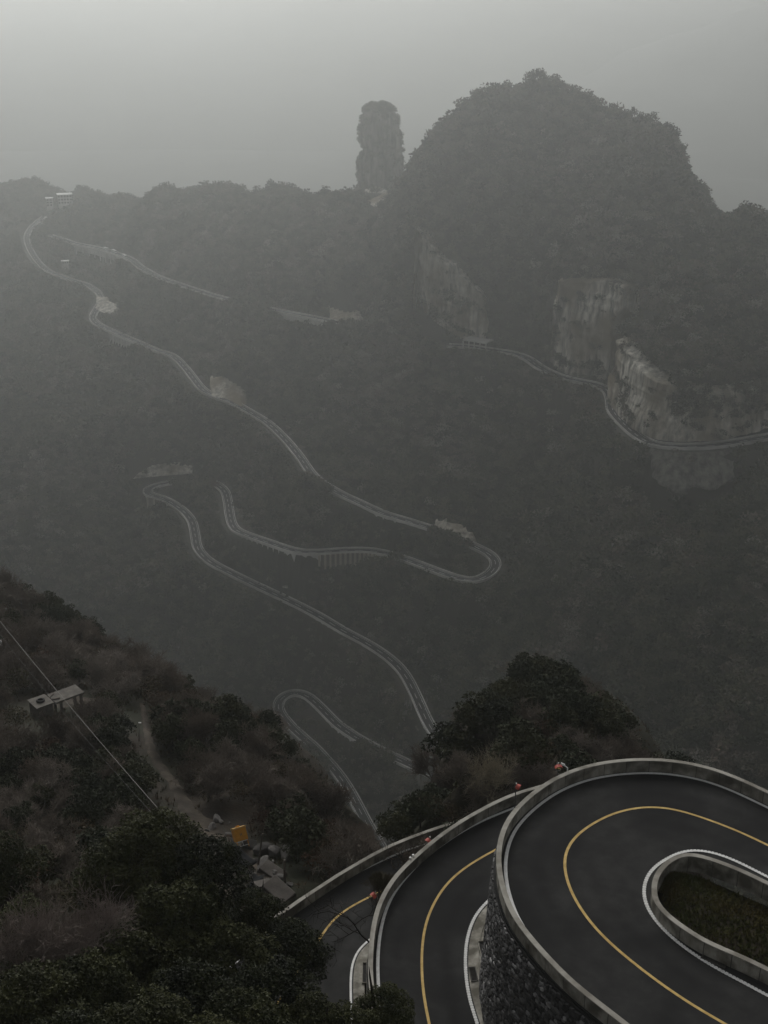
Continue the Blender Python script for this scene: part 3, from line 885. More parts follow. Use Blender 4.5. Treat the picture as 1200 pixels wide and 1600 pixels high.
for road, o_, y_ in ((road_A, A_out, A_yel), (road_B, B_out, B_yel), (road_C, C_out, C_yel)):
    strip('edge_line', o_, 0.23, 0.010, M_WHITE, road)
    strip('centre_line', y_, 0.19, 0.010, M_YELL, road)
def ribbed_line(R, road, name='ribbed_edge_line'):
    base = strip('edge_line', R, 0.17, 0.010, M_WHITE, road)
    mb = MB()
    s = np.r_[0, np.cumsum(np.linalg.norm(np.diff(R[:, :2], axis=0), axis=1))]
    for t in np.arange(0, s[-1], 0.24):
        p = np.array([np.interp(t, s, R[:, k]) for k in range(3)])
        q = np.array([np.interp(t + 0.1, s, R[:, k]) for k in range(3)])
        a = math.atan2(q[1] - p[1], q[0] - p[0])
        mb.box((p[0], p[1], p[2] + 0.02), (0.17, 0.235, 0.022), Matrix.Rotation(a, 3, 'Z'))
    tag(mb.build(name, M_WHITE, road), kind='stuff')
ribbed_line(A_in, road_A); ribbed_line(B_in, road_B)
strip('edge_line', C_in, 0.18, 0.010, M_WHITE, road_C)

def parapet(R, label, z, inward, seg=1.8, h=PH, thick=0.32, group=None):
    """R is the outer top edge; a core with one cast panel after another on it, joints left open"""
    o_, i_ = (0.0, thick * inward)
    cn = (o_ + i_) / 2
    w = thick / 2
    Q = offset(R, 0, z)
    core = [(cn - w + 0.03, -0.3), (cn + w - 0.03, -0.3), (cn + w - 0.03, h - 0.05), (cn - w + 0.03, h - 0.05)]
    v, f = sweep(Q, core)
    me = bpy.data.meshes.new('parapet_wall'); me.from_pydata(v, [], f); me.update()
    root = tag(link('parapet_wall', me, M_CONCD), label, 'parapet wall', group)
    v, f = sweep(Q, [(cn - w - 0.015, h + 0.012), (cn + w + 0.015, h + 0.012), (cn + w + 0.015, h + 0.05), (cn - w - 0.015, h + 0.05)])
    me = bpy.data.meshes.new('skylit_coping'); me.from_pydata(v, [], f); me.update()
    link('skylit_coping', me, M_COPE, root)  # added cap strip, its pale colour brightens the wall tops as skylight would
    s = np.r_[0, np.cumsum(np.linalg.norm(np.diff(Q[:, :2], axis=0), axis=1))]
    N = normals2(Q)
    t = 0.0
    while t < s[-1] - 0.3:
        e = min(t + seg - 0.06, s[-1])
        tt = np.linspace(t, e, 6)
        P = np.stack([np.interp(tt, s, Q[:, k]) for k in range(3)], 1)
        nn = np.stack([np.interp(tt, s, N[:, k]) for k in range(2)], 1)
        nn /= np.linalg.norm(nn, axis=1, keepdims=True)
        dh = random.uniform(-0.012, 0.012); dx = random.uniform(-0.008, 0.008)
        pr = [(cn - w + dx, -0.28), (cn + w + dx, -0.28), (cn + w + dx, h - 0.05 + dh), (cn + w - 0.05 + dx, h + dh), (cn - w + 0.05 + dx, h + dh), (cn - w + dx, h - 0.05 + dh)]
        v, f = sweep(P, pr, nn)
        me = bpy.data.meshes.new('wall_panel'); me.from_pydata(v, [], f); me.update()
        link('wall_panel', me, M_CONC, root)
        t += seg
    return root
parapet(A_top, 'concrete parapet round the outside of the nearest and highest hairpin', ZA, 1)
parapet(A_itop, 'low concrete parapet looping round the weedy island inside the hairpin', ZA, 1)
parapet(B_top, 'concrete parapet outside the middle bend with two small white reflectors', ZB, 1)
parapet(C_top, 'concrete parapet outside the lowest bend next to the rubble', ZC, 1)

# ------------------------------------------------------------------ stone retaining wall under the nearest hairpin
def stone_variants(n=14):
    out = []
    for k in range(n):
        rr = random.Random(900 + k)
        bm = bmesh.new()
        bmesh.ops.create_cube(bm, size=1.0)
        for v in bm.verts:
            v.co.x *= rr.uniform(0.84, 1.0); v.co.z *= rr.uniform(0.8, 1.0); v.co.y *= 0.5
            if v.co.y < 0:
                v.co.x *= rr.uniform(0.82, 0.97); v.co.z *= rr.uniform(0.78, 0.96); v.co.y *= rr.uniform(0.9, 1.12)
        bmesh.ops.bevel(bm, geom=bm.edges[:], offset=0.035, segments=1, affect='EDGES')
        me = bpy.data.meshes.new('stone')
        bm.to_mesh(me); bm.free()
        tone = [0.045, 0.055, 0.065, 0.08, 0.09, 0.105, 0.125, 0.15, 0.18, 0.23, 0.28, 0.36, 0.46, 0.085][k]
        set_attr(me, 'tone', [tone] * len(me.vertices))
        me.materials.append(M_STONE)
        out.append((me, tone))
    return out
STONES = stone_variants()

def retaining_wall(R, z_top, hgt, label, i0=0, i1=None, n_parts=300, batter=0.06):
    Q = offset(R, 0, z_top)[i0:i1]
    N = normals2(R)[i0:i1]
    v, f = sweep(Q, [(-0.16, 0.0), (0.2, 0.0), (0.2, -hgt), (-0.16 - batter * hgt, -hgt)], N)
    me = bpy.data.meshes.new('retaining_wall'); me.from_pydata(v, [], f); me.update()
    root = tag(link('retaining_wall', me, M_MORTAR), label, 'retaining wall')
    s = np.r_[0, np.cumsum(np.linalg.norm(np.diff(Q[:, :2], axis=0), axis=1))]
    items = []
    zc = 0.12
    row = 0
    while zc < hgt - 0.1:
        rh = random.uniform(0.22, 0.36)
        t = random.uniform(0, 0.4)
        while t < s[-1]:
            w = random.uniform(0.2, 0.56)
            p = np.array([np.interp(t + w / 2, s, Q[:, k]) for k in range(3)])
            nn = np.array([np.interp(t + w / 2, s, N[:, k]) for k in range(2)])
            dz = -(zc + rh / 2 + random.uniform(-0.09, 0.09))
            out = -0.16 - batter * (-dz) - random.uniform(-0.015, 0.045)
            pos = (p[0] + nn[0] * out, p[1] + nn[1] * out, p[2] + dz)
            items.append((pos, (w * 0.98, 0.36, rh * random.uniform(0.92, 1.12)), math.atan2(nn[1], nn[0]) - math.pi / 2, random.uniform(-0.3, 0.3), random.choices(range(14), weights=[5,5,5,5,5,4,4,3,3,2,1.6,1.0,0.7,4])[0]))
            t += w
        zc += rh
        row += 1
    P = np.array([it[0] for it in items])
    a, b, dep = project(P)
    vis = (a > 700) & (a < 1200) & (b > 1380) & (b < 1600)
    size = np.array([it[1][0] * it[1][2] for it in items]) / dep ** 2
    size = np.where(vis, size, 0)
    big = set(np.argsort(-size)[:n_parts].tolist())
    rest = MB(); tones = []
    for k, (pos, sc, rz, ry, vi) in enumerate(items):
        me, tone = STONES[vi]
        Mx = Matrix.Translation(pos) @ Euler((0.0, ry, rz), 'XYZ').to_matrix().to_4x4() @ Matrix.Diagonal((*sc, 1))
        if k in big:
            o = link('stone', me, None, root)
            o.matrix_basis = Mx
        else:
            rest.add([Mx @ q.co for q in me.vertices], [tuple(pp.vertices) for pp in me.polygons])
            tones += [tone] * len(me.vertices)
    o = rest.build('stones', M_STONE, root)
    set_attr(o.data, 'tone', tones)
    tag(o, kind='stuff')
    return root
ia = int(np.argmin(np.abs(A_top[:, 0] - 11) + np.abs(A_top[:, 1] - 80)))
retaining_wall(A_top, ZA - 0.22, ZA - ZB + 0.4, 'tall dark wall of rough stones under the nearest hairpin', ia, len(A_top) - 10)
# concrete ledge under the parapet and the plain wall of the middle bend
def plain_wall(R, z_top, hgt, label, m_=M_CONC):
    Q = offset(R, 0, z_top)
    v, f = sweep(Q, [(-0.12, -0.0), (0.22, -0.0), (0.22, -hgt), (-0.3, -hgt)])
    me = bpy.data.meshes.new('retaining_wall'); me.from_pydata(v, [], f); me.update()
    return tag(link('retaining_wall', me, m_), label, 'retaining wall')
plain_wall(B_top, ZB - 0.3, ZB - ZC + 0.4, 'plain concrete wall under the middle bend above the lowest road')
plain_wall(C_top, ZC - 0.3, 6.0, 'dark low wall under the lowest bend above the rubble slope', M_CONCD)

# paved aprons (gutter strips) with drain grates inside the bends
def apron(name, IN, OUTW, z, w, kerb):
    n = len(IN)
    e1 = offset(IN, 0.2, z); e2 = offset(IN, 0.2 + w, z)
    v, f = sweep(offset(IN, 0, z), [(0.2, -0.3), (0.2 + w, -0.3), (0.2 + w, 0.14), (0.2, 0.02)])
    me = bpy.data.meshes.new(name); me.from_pydata(v, [], f); me.update()
    o = tag(link(name, me, M_CONC), kind='structure')
    if kerb:
        strip('kerb', offset(IN, 0.2 + w * 0.62, z), 0.1, 0.19, M_CONC, o)
    return o
apB = apron('pavement', B_in, A_top, ZB, 1.15, True)
apC = apron('pavement', C_in, B_top, ZC, 0.9, False)
def grate(px, py, z, rz, nx, ny, size, label):
    p = onz(px, py, z)
    root = tag(empty('drain_grate', p, rz), label, 'drain grate')
    fr = MB()
    w, l = size
    for sx in (-1, 1): fr.box((sx * w / 2, 0, 0), (0.06, l + 0.06, 0.08))
    for sy in (-1, 1): fr.box((0, sy * l / 2, 0), (w - 0.06, 0.06, 0.08))
    fr.build('frame', M_CONCD, root)
    pt = MB(); pt.box((0, 0, -0.03), (w - 0.06, l - 0.06, 0.01)); pt.build('pit', M_MORTAR, root)
    bar = MB(); bar.box((0, 0, 0), (w - 0.08, 0.035, 0.05)); bme = bar.mesh('bar')
    n = int(l / 0.12)
    for k in range(n):
        o = link('bar', bme, M_CONCD, root); o.location = (0, -l / 2 + (k + 0.5) * l / n, 0)
grate(739.5, 1522, ZB + 0.10, 0.10, 1, 1, (0.46, 1.35), 'pair of dark drain grates in the kerb strip of the middle bend')
grate(1116, 1501, ZA + 0.03, -0.62, 1, 1, (1.5, 0.5), 'dark drain grate between the white line and the island parapet')
def trough(px, py, z, rz, size, label):
    p = onz(px, py, z)
    root = tag(empty('drain_trough', p, rz), label, 'drain')
    w, l = size
    fr = MB()
    for sx in (-1, 1): fr.box((sx * w / 2, 0, 0.05), (0.07, l, 0.16))
    for sy in (-1, 1): fr.box((0, sy * (l / 2 + 0.035), 0.05), (w + 0.07, 0.07, 0.16))
    fr.build('rim', M_CONC, root)
    b = MB(); b.box((0, 0, 0.0), (w - 0.07, l, 0.03)); b.build('bed', M_MORTAR, root)
trough(570, 1521, ZC + 0.15, 0.02, (0.36, 2.2), 'dark drain trough beside the white line of the lowest bend')
trough(758, 1500, ZB + 0.16, 0.12, (0.4, 3.6), 'long weedy trough at the foot of the stone wall')

# ------------------------------------------------------------------ near hillside, knoll and rubble slope
T_NEAR = [(430,1450,-76.6),(400,1480,-75),(360,1400,-77),(400,1370,-78),(310,1300,-79.5),(290,1250,-81.5),(230,1150,-87),(90,1105,-88.5),(90,1250,-82),(170,1180,-85),(0,1250,-82),(0,1100,-90),(200,1100,-90.5),(280,1150,-90),(400,1230,-86.5),(420,1310,-81.5),(480,1325,-80.5),(50,1010,-97),(0,1010,-97),(50,950,-104),(0,925,-106),(110,990,-102),(200,1040,-99),(300,1100,-95),(400,1172,-91),(450,1215,-89),(500,1272,-86),(565,1345,-80),(535,1325,-81.5),
 (650,1305,-80),(700,1270,-80),(800,1215,-78),(850,1200,-78),(900,1190,-80),(960,1185,-84),(760,1230,-80),(700,1190,-90),(660,1240,-91),(760,1150,-90),(830,1062,-91),(862,1078,-90),(782,1100,-93),(722,1178,-94),(905,1128,-89),(950,1168,-87),(820,1140,-87)]
nb = [onz(*q) for q in T_NEAR]
def extra(px, py, z, dx, dy, dz): return onz(px, py, z) + np.array([dx, dy, dz])
for q in [(50,950,-104),(0,925,-106),(110,990,-102),(200,1040,-99),(300,1100,-95),(400,1172,-91),(450,1215,-89)]:
    nb.append(extra(*q, 10, 22, -24)); nb.append(extra(*q, 20, 60, -85))
for q in [(500,1272,-86),(565,1345,-80)]:
    nb.append(extra(*q, 8, 12, -22)); nb.append(extra(*q, 10, 40, -75))
for q in [(830,1062,-91),(782,1100,-93),(862,1078,-90)]:
    nb.append(extra(*q, 0, 25, -28)); nb.append(extra(*q, 0, 70, -95))
for q in [(660,1240,-91),(722,1185,-94)]:
    nb.append(extra(*q, -12, 12, -28))
for q in [(900,1110,-89),(950,1150,-87),(960,1185,-84)]:
    nb.append(extra(*q, 16, 16, -26))
for x, y, z in [(-1,115,-118),(1,135,-140),(-6,160,-160),(40,120,-118),(50,95,-110),(45,160,-150)]:
    nb.append(np.array([x, y, z + CAMZ]))
for x, y, z in [(-14,66,-57),(-22,66,-57),(-35,64,-56.5),(-12,50,-55),(-25,48,-54),(-40,48,-53),(-10,36,-52),(-25,34,-49),(-45,60,-56),(-60,90,-70),(-30,86,-71),(-18,80,-70),(-6,40,-58),(10,40,-75),(25,45,-70)]:
    nb.append(np.array([x, y, z + CAMZ]))
rbn = RBF(dedupe(np.array(nb), 3.0), 3.0, 0.3)
NST = 1.25
NX = np.arange(-95, 86, NST); NY = np.arange(22, 300, NST)
NXX, NYY = np.meshgrid(NX, NY)
NXY = np.stack([NXX.ravel(), NYY.ravel()], 1)
NZ = rbn(NXY)
NZ += 0.55 * fbm(NXY[:, 0] / 7, NXY[:, 1] / 7, o=4, seed=5)
rel = NZ - CAMZ
def footprint(X, OUT, IN):
    n = 120
    a = np.stack([np.interp(np.linspace(0, 1, n), np.linspace(0, 1, len(OUT)), OUT[:, k]) for k in range(2)], 1)
    b = np.stack([np.interp(np.linspace(0, 1, n), np.linspace(0, 1, len(IN)), IN[:, k]) for k in range(2)], 1)
    pts_ = np.vstack([a + (b - a) * t for t in np.linspace(0, 1, 10)])
    d, _ = near_curve(X, pts_)
    return d
for (o_, i_, zz, top) in ((C_top, C_apron, ZC, -78.2), (B_top, B_apron, ZB, -78.2), (A_top, A_itop, ZA, -78.2)):
    d = footprint(NXY, o_, i_)
    left_c = (o_ is C_top)
    lim = top + np.clip(d - 1.9, 0, 1e9) * (1.3 if left_c else 1.1)
    rel = np.minimum(rel, np.where(NXY[:, 1] > 55, lim, np.maximum(lim, rel * 0 - 70) if not left_c else lim))
rel = np.maximum(rel, -300)
NZ = rel + CAMZ
NG = NZ.reshape(NXX.shape)
tag(link('hillside', grid_mesh('hillside', NXX, NYY, NG), M_LITTER, smooth=True), kind='structure')
def nz_at(x, y): return float(grid_sample(NG, NX[0], NY[0], NST, np.array([[x, y]]))[0])
def hit_near(px, py, d0=40, d1=260):
    """first point where the sight line meets the near hillside"""
    d = pdir(px, py)
    ys = np.arange(d0, d1, 0.25)
    P = d[None] * (ys / d[1])[:, None] + np.array([0, 0, CAMZ])
    g = grid_sample(NG, NX[0], NY[0], NST, P)
    w = np.where(P[:, 2] <= g)[0]
    return P[w[0]] if len(w) else None

# footpath
def draped(name, L, w, mat_, lift=0.12):
    P = [hit_near(*q) for q in L]
    P = [p for p in P if p is not None]
    R = smooth_curve(P, 0.5, 0.8)
    N = normals2(R)
    V, F = [], []
    ww = np.interp(np.linspace(0, 1, len(R)), np.linspace(0, 1, len(w)), w)
    for i in range(len(R)):
        for j in range(5):
            o = (j / 4 - 0.5) * ww[i] * (1 + 0.15 * math.sin(i * 0.9 + j))
            x, y = R[i, 0] + N[i, 0] * o, R[i, 1] + N[i, 1] * o
            V.append((x, y, nz_at(x, y) + lift - (0.12 if j in (0, 4) else 0)))
    for i in range(len(R) - 1):
        for j in range(4):
            F.append((i * 5 + j, i * 5 + j + 1, (i + 1) * 5 + j + 1, (i + 1) * 5 + j))
    me = bpy.data.meshes.new(name); me.from_pydata(V, [], F); me.update()
    tag(link(name, me, mat_, smooth=True), kind='structure')
    return R
PATHC = draped('footpath', [(222,1100),(228,1135),(236,1170),(252,1200),(272,1225),(285,1250),(296,1272),(318,1285),(335,1296)], [0.6, 0.8, 0.9, 1.1, 1.2, 1.6, 2.6], M_DIRT)
RUBC = draped('bare_ground', [(330,1292),(352,1330),(370,1362),(395,1395),(415,1420)], [3.0, 4.5, 6.0, 7.0, 5.0], M_DIRT, 0.1)
YARD = draped('bare_ground', [(60,1105),(95,1100),(130,1090)], [6, 7, 6], M_DIRT, 0.08)

# island inside the hairpin
def island():
    E = offset(A_itop, 0.3, ZA)
    n = len(E)
    a = E[: n // 2][::-1]; b = E[n // 2:]
    m = 70
    A_ = np.stack([np.interp(np.linspace(0, 1, m), np.linspace(0, 1, len(a)), a[:, k]) for k in range(2)], 1)
    B_ = np.stack([np.interp(np.linspace(0, 1, m), np.linspace(0, 1, len(b)), b[:, k]) for k in range(2)], 1)
    k = 26
    V = np.zeros((m, k, 3))
    for j in range(k):
        t = j / (k - 1)
        q = A_ + (B_ - A_) * t
        V[:, j, :2] = q
        hgt = -0.75 + 0.55 * math.sin(math.pi * min(1, t * 1.1)) + 0.35 * t
        V[:, j, 2] = CAMZ + ZA + hgt + 0.12 * fbm(q[:, 0] / 1.2, q[:, 1] / 1.2, o=3, seed=8)
    idx = np.arange(m * k).reshape(m, k)
    F = np.stack([idx[:-1, :-1], idx[:-1, 1:], idx[1:, 1:], idx[1:, :-1]], 2).reshape(-1, 4)
    me = mesh_np('island_ground', V.reshape(-1, 3), F)
    tag(link('island_ground', me, M_LITTER, smooth=True), kind='structure')
    return V
ISL = island()
def tufts(name, P, n, size, mat_, seed):
    rg = np.random.default_rng(seed)
    pts_ = P[rg.integers(0, len(P), n)] + np.c_[rg.normal(0, 0.12, (n, 2)), np.zeros(n)]
    V, F = [], []
    for p in pts_:
        for _ in range(4):
            a = rg.uniform(0, 6.28); l = size * rg.uniform(0.5, 1.3); t = rg.uniform(0.2, 1.0)
            dx, dy = math.cos(a), math.sin(a)
            w = 0.045
            b = len(V)
            V += [(p[0] - dy * w, p[1] + dx * w, p[2] - 0.03), (p[0] + dy * w, p[1] - dx * w, p[2] - 0.03), (p[0] + dx * l * t, p[1] + dy * l * t, p[2] + l * (1.1 - 0.7 * t))]
            F.append((b, b + 1, b + 2))
    o = link(name, mesh_np(name, V, F), mat_)
    return tag(o, kind='stuff')
isl_in = ISL[1:, 2:-5].reshape(-1, 3)
tag(tufts('weeds', isl_in, 9000, 0.3, M_GRASS, 3), 'brown and green weeds covering the island inside the hairpin', 'weeds')

# ------------------------------------------------------------------ plants
def leaf_cloud(rg, centers, radii, per, size, flat=0.75, n_leaf=5, up=0.45):
    """rosettes of leaves spread over lumps of foliage"""
    Vs, Fs = [], []
    base = 0
    for c, r in zip(centers, radii):
        m = max(4, int(per * r * r))
        u = rg.normal(0, 1, (m, 3))
        u /= np.linalg.norm(u, axis=1, keepdims=True)
        u[:, 2] = np.where(u[:, 2] < -0.35, -u[:, 2], u[:, 2])
        rad = r * (0.72 + 0.36 * rg.random(m))
        P = c + u * rad[:, None] * np.array([1, 1, flat])
        ax = u + np.array([0, 0, up]); ax /= np.linalg.norm(ax, axis=1, keepdims=True)
        for q in range(n_leaf):
            rv = rg.normal(0, 1, (m, 3))
            tg = np.cross(ax, rv); tg /= np.linalg.norm(tg, axis=1, keepdims=True) + 1e-9
            d = tg + ax * rg.uniform(0.1, 0.9, (m, 1)); d /= np.linalg.norm(d, axis=1, keepdims=True)
            s = np.cross(d, ax + 0.3 * rv); s /= np.linalg.norm(s, axis=1, keepdims=True) + 1e-9
            L = (size * rg.uniform(0.7, 1.35, m))[:, None]
            w = L * 0.26
            a = P + d * L * 0.08
            V = np.stack([a, P + d * L * 0.5 + s * w, P + d * L, P + d * L * 0.5 - s * w], 1).reshape(-1, 3)
            Vs.append(V)
            Fs.append(np.arange(m * 4).reshape(m, 4) + base)
            base += m * 4
    return np.vstack(Vs), np.vstack(Fs)

def dome_lumps(rg, n, R, H, rmin, rmax, inner=0.25):
    C, r = [], []
    for i in range(n):
        th = i * 2.39996 + rg.uniform(-0.4, 0.4)
        zf = (i + 0.5) / n
        z = 1 - 1.25 * zf
        rr = math.sqrt(max(0, 1 - z * z)) * rg.uniform(0.75, 1.08)
        C.append((math.cos(th) * rr * R, math.sin(th) * rr * R, H * (0.5 + 0.5 * z) * rg.uniform(0.88, 1.1)))
        r.append(rg.uniform(rmin, rmax))
    for i in range(int(n * inner)):
        C.append((rg.normal(0, R * 0.3), rg.normal(0, R * 0.3), H * rg.uniform(0.35, 0.7))); r.append(rmax)
    return np.array(C), np.array(r)

def branchy(rg, height, levels, nchild, spread, thick, twig_len, up=0.35, rmin=0.03):
    """bare branching crown: returns mesh of tapered three-sided branches, root at origin"""
    V, F = [], []
    def seg(p, q, r0, r1):
        t = q - p; t = t / (np.linalg.norm(t) + 1e-9)
        a = np.cross(t, [0.31, 0.17, 0.93]); a /= np.linalg.norm(a) + 1e-9
        b = np.cross(t, a)
        base = len(V)
        for c, r in ((p, r0), (q, r1)):
            for k in range(3):
                an = 2.094 * k
                V.append(c + (a * math.cos(an) + b * math.sin(an)) * r)
        for k in range(3):
            F.append((base + k, base + (k + 1) % 3, base + 3 + (k + 1) % 3, base + 3 + k))
    def grow(p, d, L, r, lv):
        n = 3 if lv < levels else 2
        pts_ = [p]
        for k in range(n):
            d = d + rg.normal(0, 0.16, 3) + np.array([0, 0, up * 0.18]); d = d / np.linalg.norm(d)
            q = pts_[-1] + d * L / n
            seg(pts_[-1], q, r * (1 - 0.55 * k / n), r * (1 - 0.55 * (k + 1) / n))
            pts_.append(q)
        if lv >= levels: return
        m = nchild[lv]
        for k in range(m):
            f = 0.3 + 0.7 * (k + 0.5) / m
            i = min(int(f * n), n - 1)
            o = pts_[i] + (pts_[i + 1] - pts_[i]) * (f * n - i)
            rv = rg.normal(0, 1, 3); s = np.cross(d, rv); s /= np.linalg.norm(s) + 1e-9
            nd = d * (1 - spread) + s * spread * rg.uniform(0.7, 1.25) + np.array([0, 0, up * 0.4]); nd /= np.linalg.norm(nd)
            grow(o, nd, L * rg.uniform(0.5, 0.72) if lv + 1 < levels else twig_len * rg.uniform(0.6, 1.3), max(r * 0.55, rmin), lv + 1)
    return V, F, grow

def bare_crown(seed, height, levels=4, nchild=(5, 5, 5, 5), spread=0.62, thick=0.09, twig=0.7, stems=1, up=0.35, splay=0.25, rmin=0.012):
    rg = np.random.default_rng(seed)
    V, F, grow = branchy(rg, height, levels, nchild, spread, thick, twig, up, rmin)
    for s in range(stems):
        a = rg.uniform(0, 6.28)
        d = np.array([math.cos(a) * splay * (stems > 1), math.sin(a) * splay * (stems > 1), 1.0]) + rg.normal(0, 0.06, 3)
        d /= np.linalg.norm(d)
        grow(np.array([rg.normal(0, 0.1), rg.normal(0, 0.1), -0.2]), d, height * 0.55, thick, 0)
    return mesh_np('crown', np.array(V), np.array(F))

def trunk_mesh(seed, h, r, limbs=5, spread=1.2, z0=0.45):
    rr = random.Random(seed)
    mb = MB()
    pts_ = [(0, 0, -0.6)] + [(rr.uniform(-0.05, 0.05) * h * k / 4, rr.uniform(-0.05, 0.05) * h * k / 4, h * k / 4) for k in range(1, 5)]
    mb.tube(pts_, [r * 1.25, r, r * 0.85, r * 0.65, r * 0.4], 7)
    for i in range(limbs):
        a = 6.283 * i / limbs + rr.uniform(-0.4, 0.4)
        zz = h * rr.uniform(z0, 0.85)
        mb.tube([(0, 0, zz), (math.cos(a) * spread * 0.5, math.sin(a) * spread * 0.5, zz + h * 0.12), (math.cos(a) * spread, math.sin(a) * spread, zz + h * 0.3)], [r * 0.5, r * 0.33, r * 0.12], 5)
    return mb.mesh('trunk')

# crowns: origin at the crown's base, unit sizes in metres
EVG, EVG_T = [], []
for k in range(3):
    rg = np.random.default_rng(100 + k)
    C, r = dome_lumps(rg, 34, 2.5, 4.6, 0.55, 1.0)
    V, F = leaf_cloud(rg, C, r, 190, 0.155, n_leaf=5)
    me = mesh_np('crown', V, F); me.materials.append(M_LEAF); EVG.append(me)
    t = trunk_mesh(100 + k, 1.0, 0.16, 6, 1.4); t.materials.append(M_BARK); EVG_T.append(t)
MEV = []
for k in range(3):
    rg = np.random.default_rng(140 + k)
    C, r = dome_lumps(rg, 20, 1.7, 3.6, 0.45, 0.85)
    V, F = leaf_cloud(rg, C, r, 70, 0.30, n_leaf=3)
    me = mesh_np('crown', V, F); me.materials.append(M_LEAF2); MEV.append(me)
BRN = []
for k in range(3):
    rg = np.random.default_rng(170 + k)
    C, r = dome_lumps(rg, 16, 1.5, 2.4, 0.4, 0.75)
    V, F = leaf_cloud(rg, C, r, 60, 0.24, n_leaf=2)
    me = mesh_np('crown', V, F); me.materials.append(M_BROWN); BRN.append(me)
BARE = []
for k in range(4):
    me = bare_crown(200 + k, 4.6, 4, (5, 5, 4, 4), 0.6, 0.11, 0.75, stems=3, splay=0.5, rmin=0.026); me.materials.append(M_TWIG); BARE.append(me)
SMALL_T = trunk_mesh(300, 1.0, 0.09, 3, 0.6); SMALL_T.materials.append(M_BARK)

def plant(name, crown, trunk, base, top_z, scale, label, cat, group=None, crown_h=4.6, rz=None, lean=0.0, sz=None):
    """tree standing on base whose crown reaches up to top_z"""
    H = top_z - base[2]
    rz = random.uniform(0, 6.28) if rz is None else rz
    root = tag(empty(name, base, rz), label, cat, group)
    cz = max(0.0, H - crown_h * scale)
    c = link('crown', crown, None, root)
    c.scale = (scale, scale, scale if sz is None else sz)
    c.location = (0, 0, cz)
    c.rotation_euler = (random.uniform(-lean, lean), random.uniform(-lean, lean), 0)
    if trunk is not None:
        t = link('trunk', trunk, None, root)
        t.scale = (scale, scale, max(0.8, cz + crown_h * scale * 0.55))
    return root

# evergreens in the bottom left corner: (px, py of the top, distance, scale)
FG = [(232,1292,66,1.12),(318,1338,64,0.95),(165,1345,65,0.8),(395,1402,66,0.72),(270,1400,61,1.1),(455,1462,63,0.85),(205,1480,57,1.05),(350,1475,59,1.1),(120,1520,53,1.0),(300,1545,52,1.05),(430,1528,55,0.95),(20,1430,60,0.9),(40,1545,50,1.05),(210,1590,47,1.0),(375,1590,49,1.0),(480,1585,53,0.8),(600,1556,57,0.62),(555,1590,54,0.6),(110,1625,43,1.0),(300,1640,43,1.0),(0,1335,66,0.85)]
WHICH = ['topmost of the evergreens in the bottom left corner, its crown against the cable', 'evergreen beside the dark tarpaulin, right of the topmost crown', 'small evergreen left of the topmost crown', 'small evergreen in front of the rubble and the lowest bend', 'broad evergreen just below the topmost crown', 'evergreen whose crown covers the white line of the lowest road', 'evergreen to the right of the bare grey bush', 'dense evergreen in the middle of the bottom left grove', 'evergreen just below the bare grey bush', 'dark evergreen low in the middle of the grove', 'evergreen between the grove and the lowest road', 'evergreen on the left edge beside the bare grey bush', 'evergreen near the left edge, below the bare grey bush', 'evergreen cut by the bottom edge under the bare grey bush', 'evergreen cut by the bottom edge in the middle of the grove', 'evergreen at the bottom edge beside the lowest road', 'small evergreen standing between the two lower bends at the bottom edge', 'low evergreen left of the one between the two lower bends', 'evergreen in the very bottom left corner', 'bottommost evergreen of the grove', 'dark evergreen at the left edge above the bare grey bush']
for i, ((px, py, d, s), w) in enumerate(zip(FG, WHICH)):
    p = atd(px, py, d)
    base = np.array([p[0], p[1], nz_at(p[0], p[1])])
    plant('evergreen_tree', EVG[i % 3], EVG_T[i % 3], base, max(p[2], base[2] + 3.2), s, w, 'tree', 'evergreens in the bottom left corner', lean=0.12)

# bare grey bush bottom left, pale bare tree on the knoll, bare tree by the lowest road
def bare_tree(name, px, py, d, height, seed, label, m_, levels=4, nchild=(6, 6, 5, 5), stems=4, spread=0.6, thick=0.06, twig=0.55, base=None, up=0.35, splay=0.5):
    p = atd(px, py, d) if base is None else base
    b = np.array([p[0], p[1], nz_at(p[0], p[1]) if base is None else base[2]])
    root = tag(empty(name, b), label, 'tree' if 'tree' in name else 'bush')
    me = bare_crown(seed, height, levels, nchild, spread, thick, twig, stems, up, splay)
    me.materials.append(m_)
    link('branches', me, None, root)
    return root
M_GREYTWIG = leafmat('grey_twig', [(0.20, 0.165, 0.145), (0.32, 0.275, 0.25)], 0.9, 0.1, 0.3)
b0 = atd(100, 1450, 57.5)
bare_tree('bare_bush', 0, 0, 0, 5.6, 401, 'dense leafless grey bush among the evergreens at the left edge', M_GREYTWIG, 4, (5, 5, 4, 4), 8, 0.5, 0.06, 0.7, base=np.array([b0[0], b0[1], b0[2] - 3.8]), splay=0.8)
b1 = atd(30, 1480, 55)
bare_tree('bare_bush', 0, 0, 0, 4.6, 402, 'smaller leafless bush left of the dense grey one', M_GREYTWIG, 4, (5, 5, 4, 4), 6, 0.5, 0.05, 0.6, base=np.array([b1[0], b1[1], b1[2] - 3.0]), splay=0.8)
p = hit_near(764, 1236)
if p is None: p = atd(762, 1238, 100)
bare_tree('bare_tree', 0, 0, 0, 6.0, 403, 'pale leafless tree on the knoll behind the upright traffic mirror', M_PALETWIG, 4, (6, 5, 4, 3), 5, 0.5, 0.09, 0.7, base=p, splay=0.8)
M_DARKTWIG = leafmat('dark_twig', [(0.016, 0.013, 0.011), (0.026, 0.02, 0.017)], 0.9, 0.1, 0.3)
pB = onz(588, 1424, ZB); pB = np.array([pB[0] - 0.55, pB[1] + 0.2, CAMZ + ZB - 3.2])
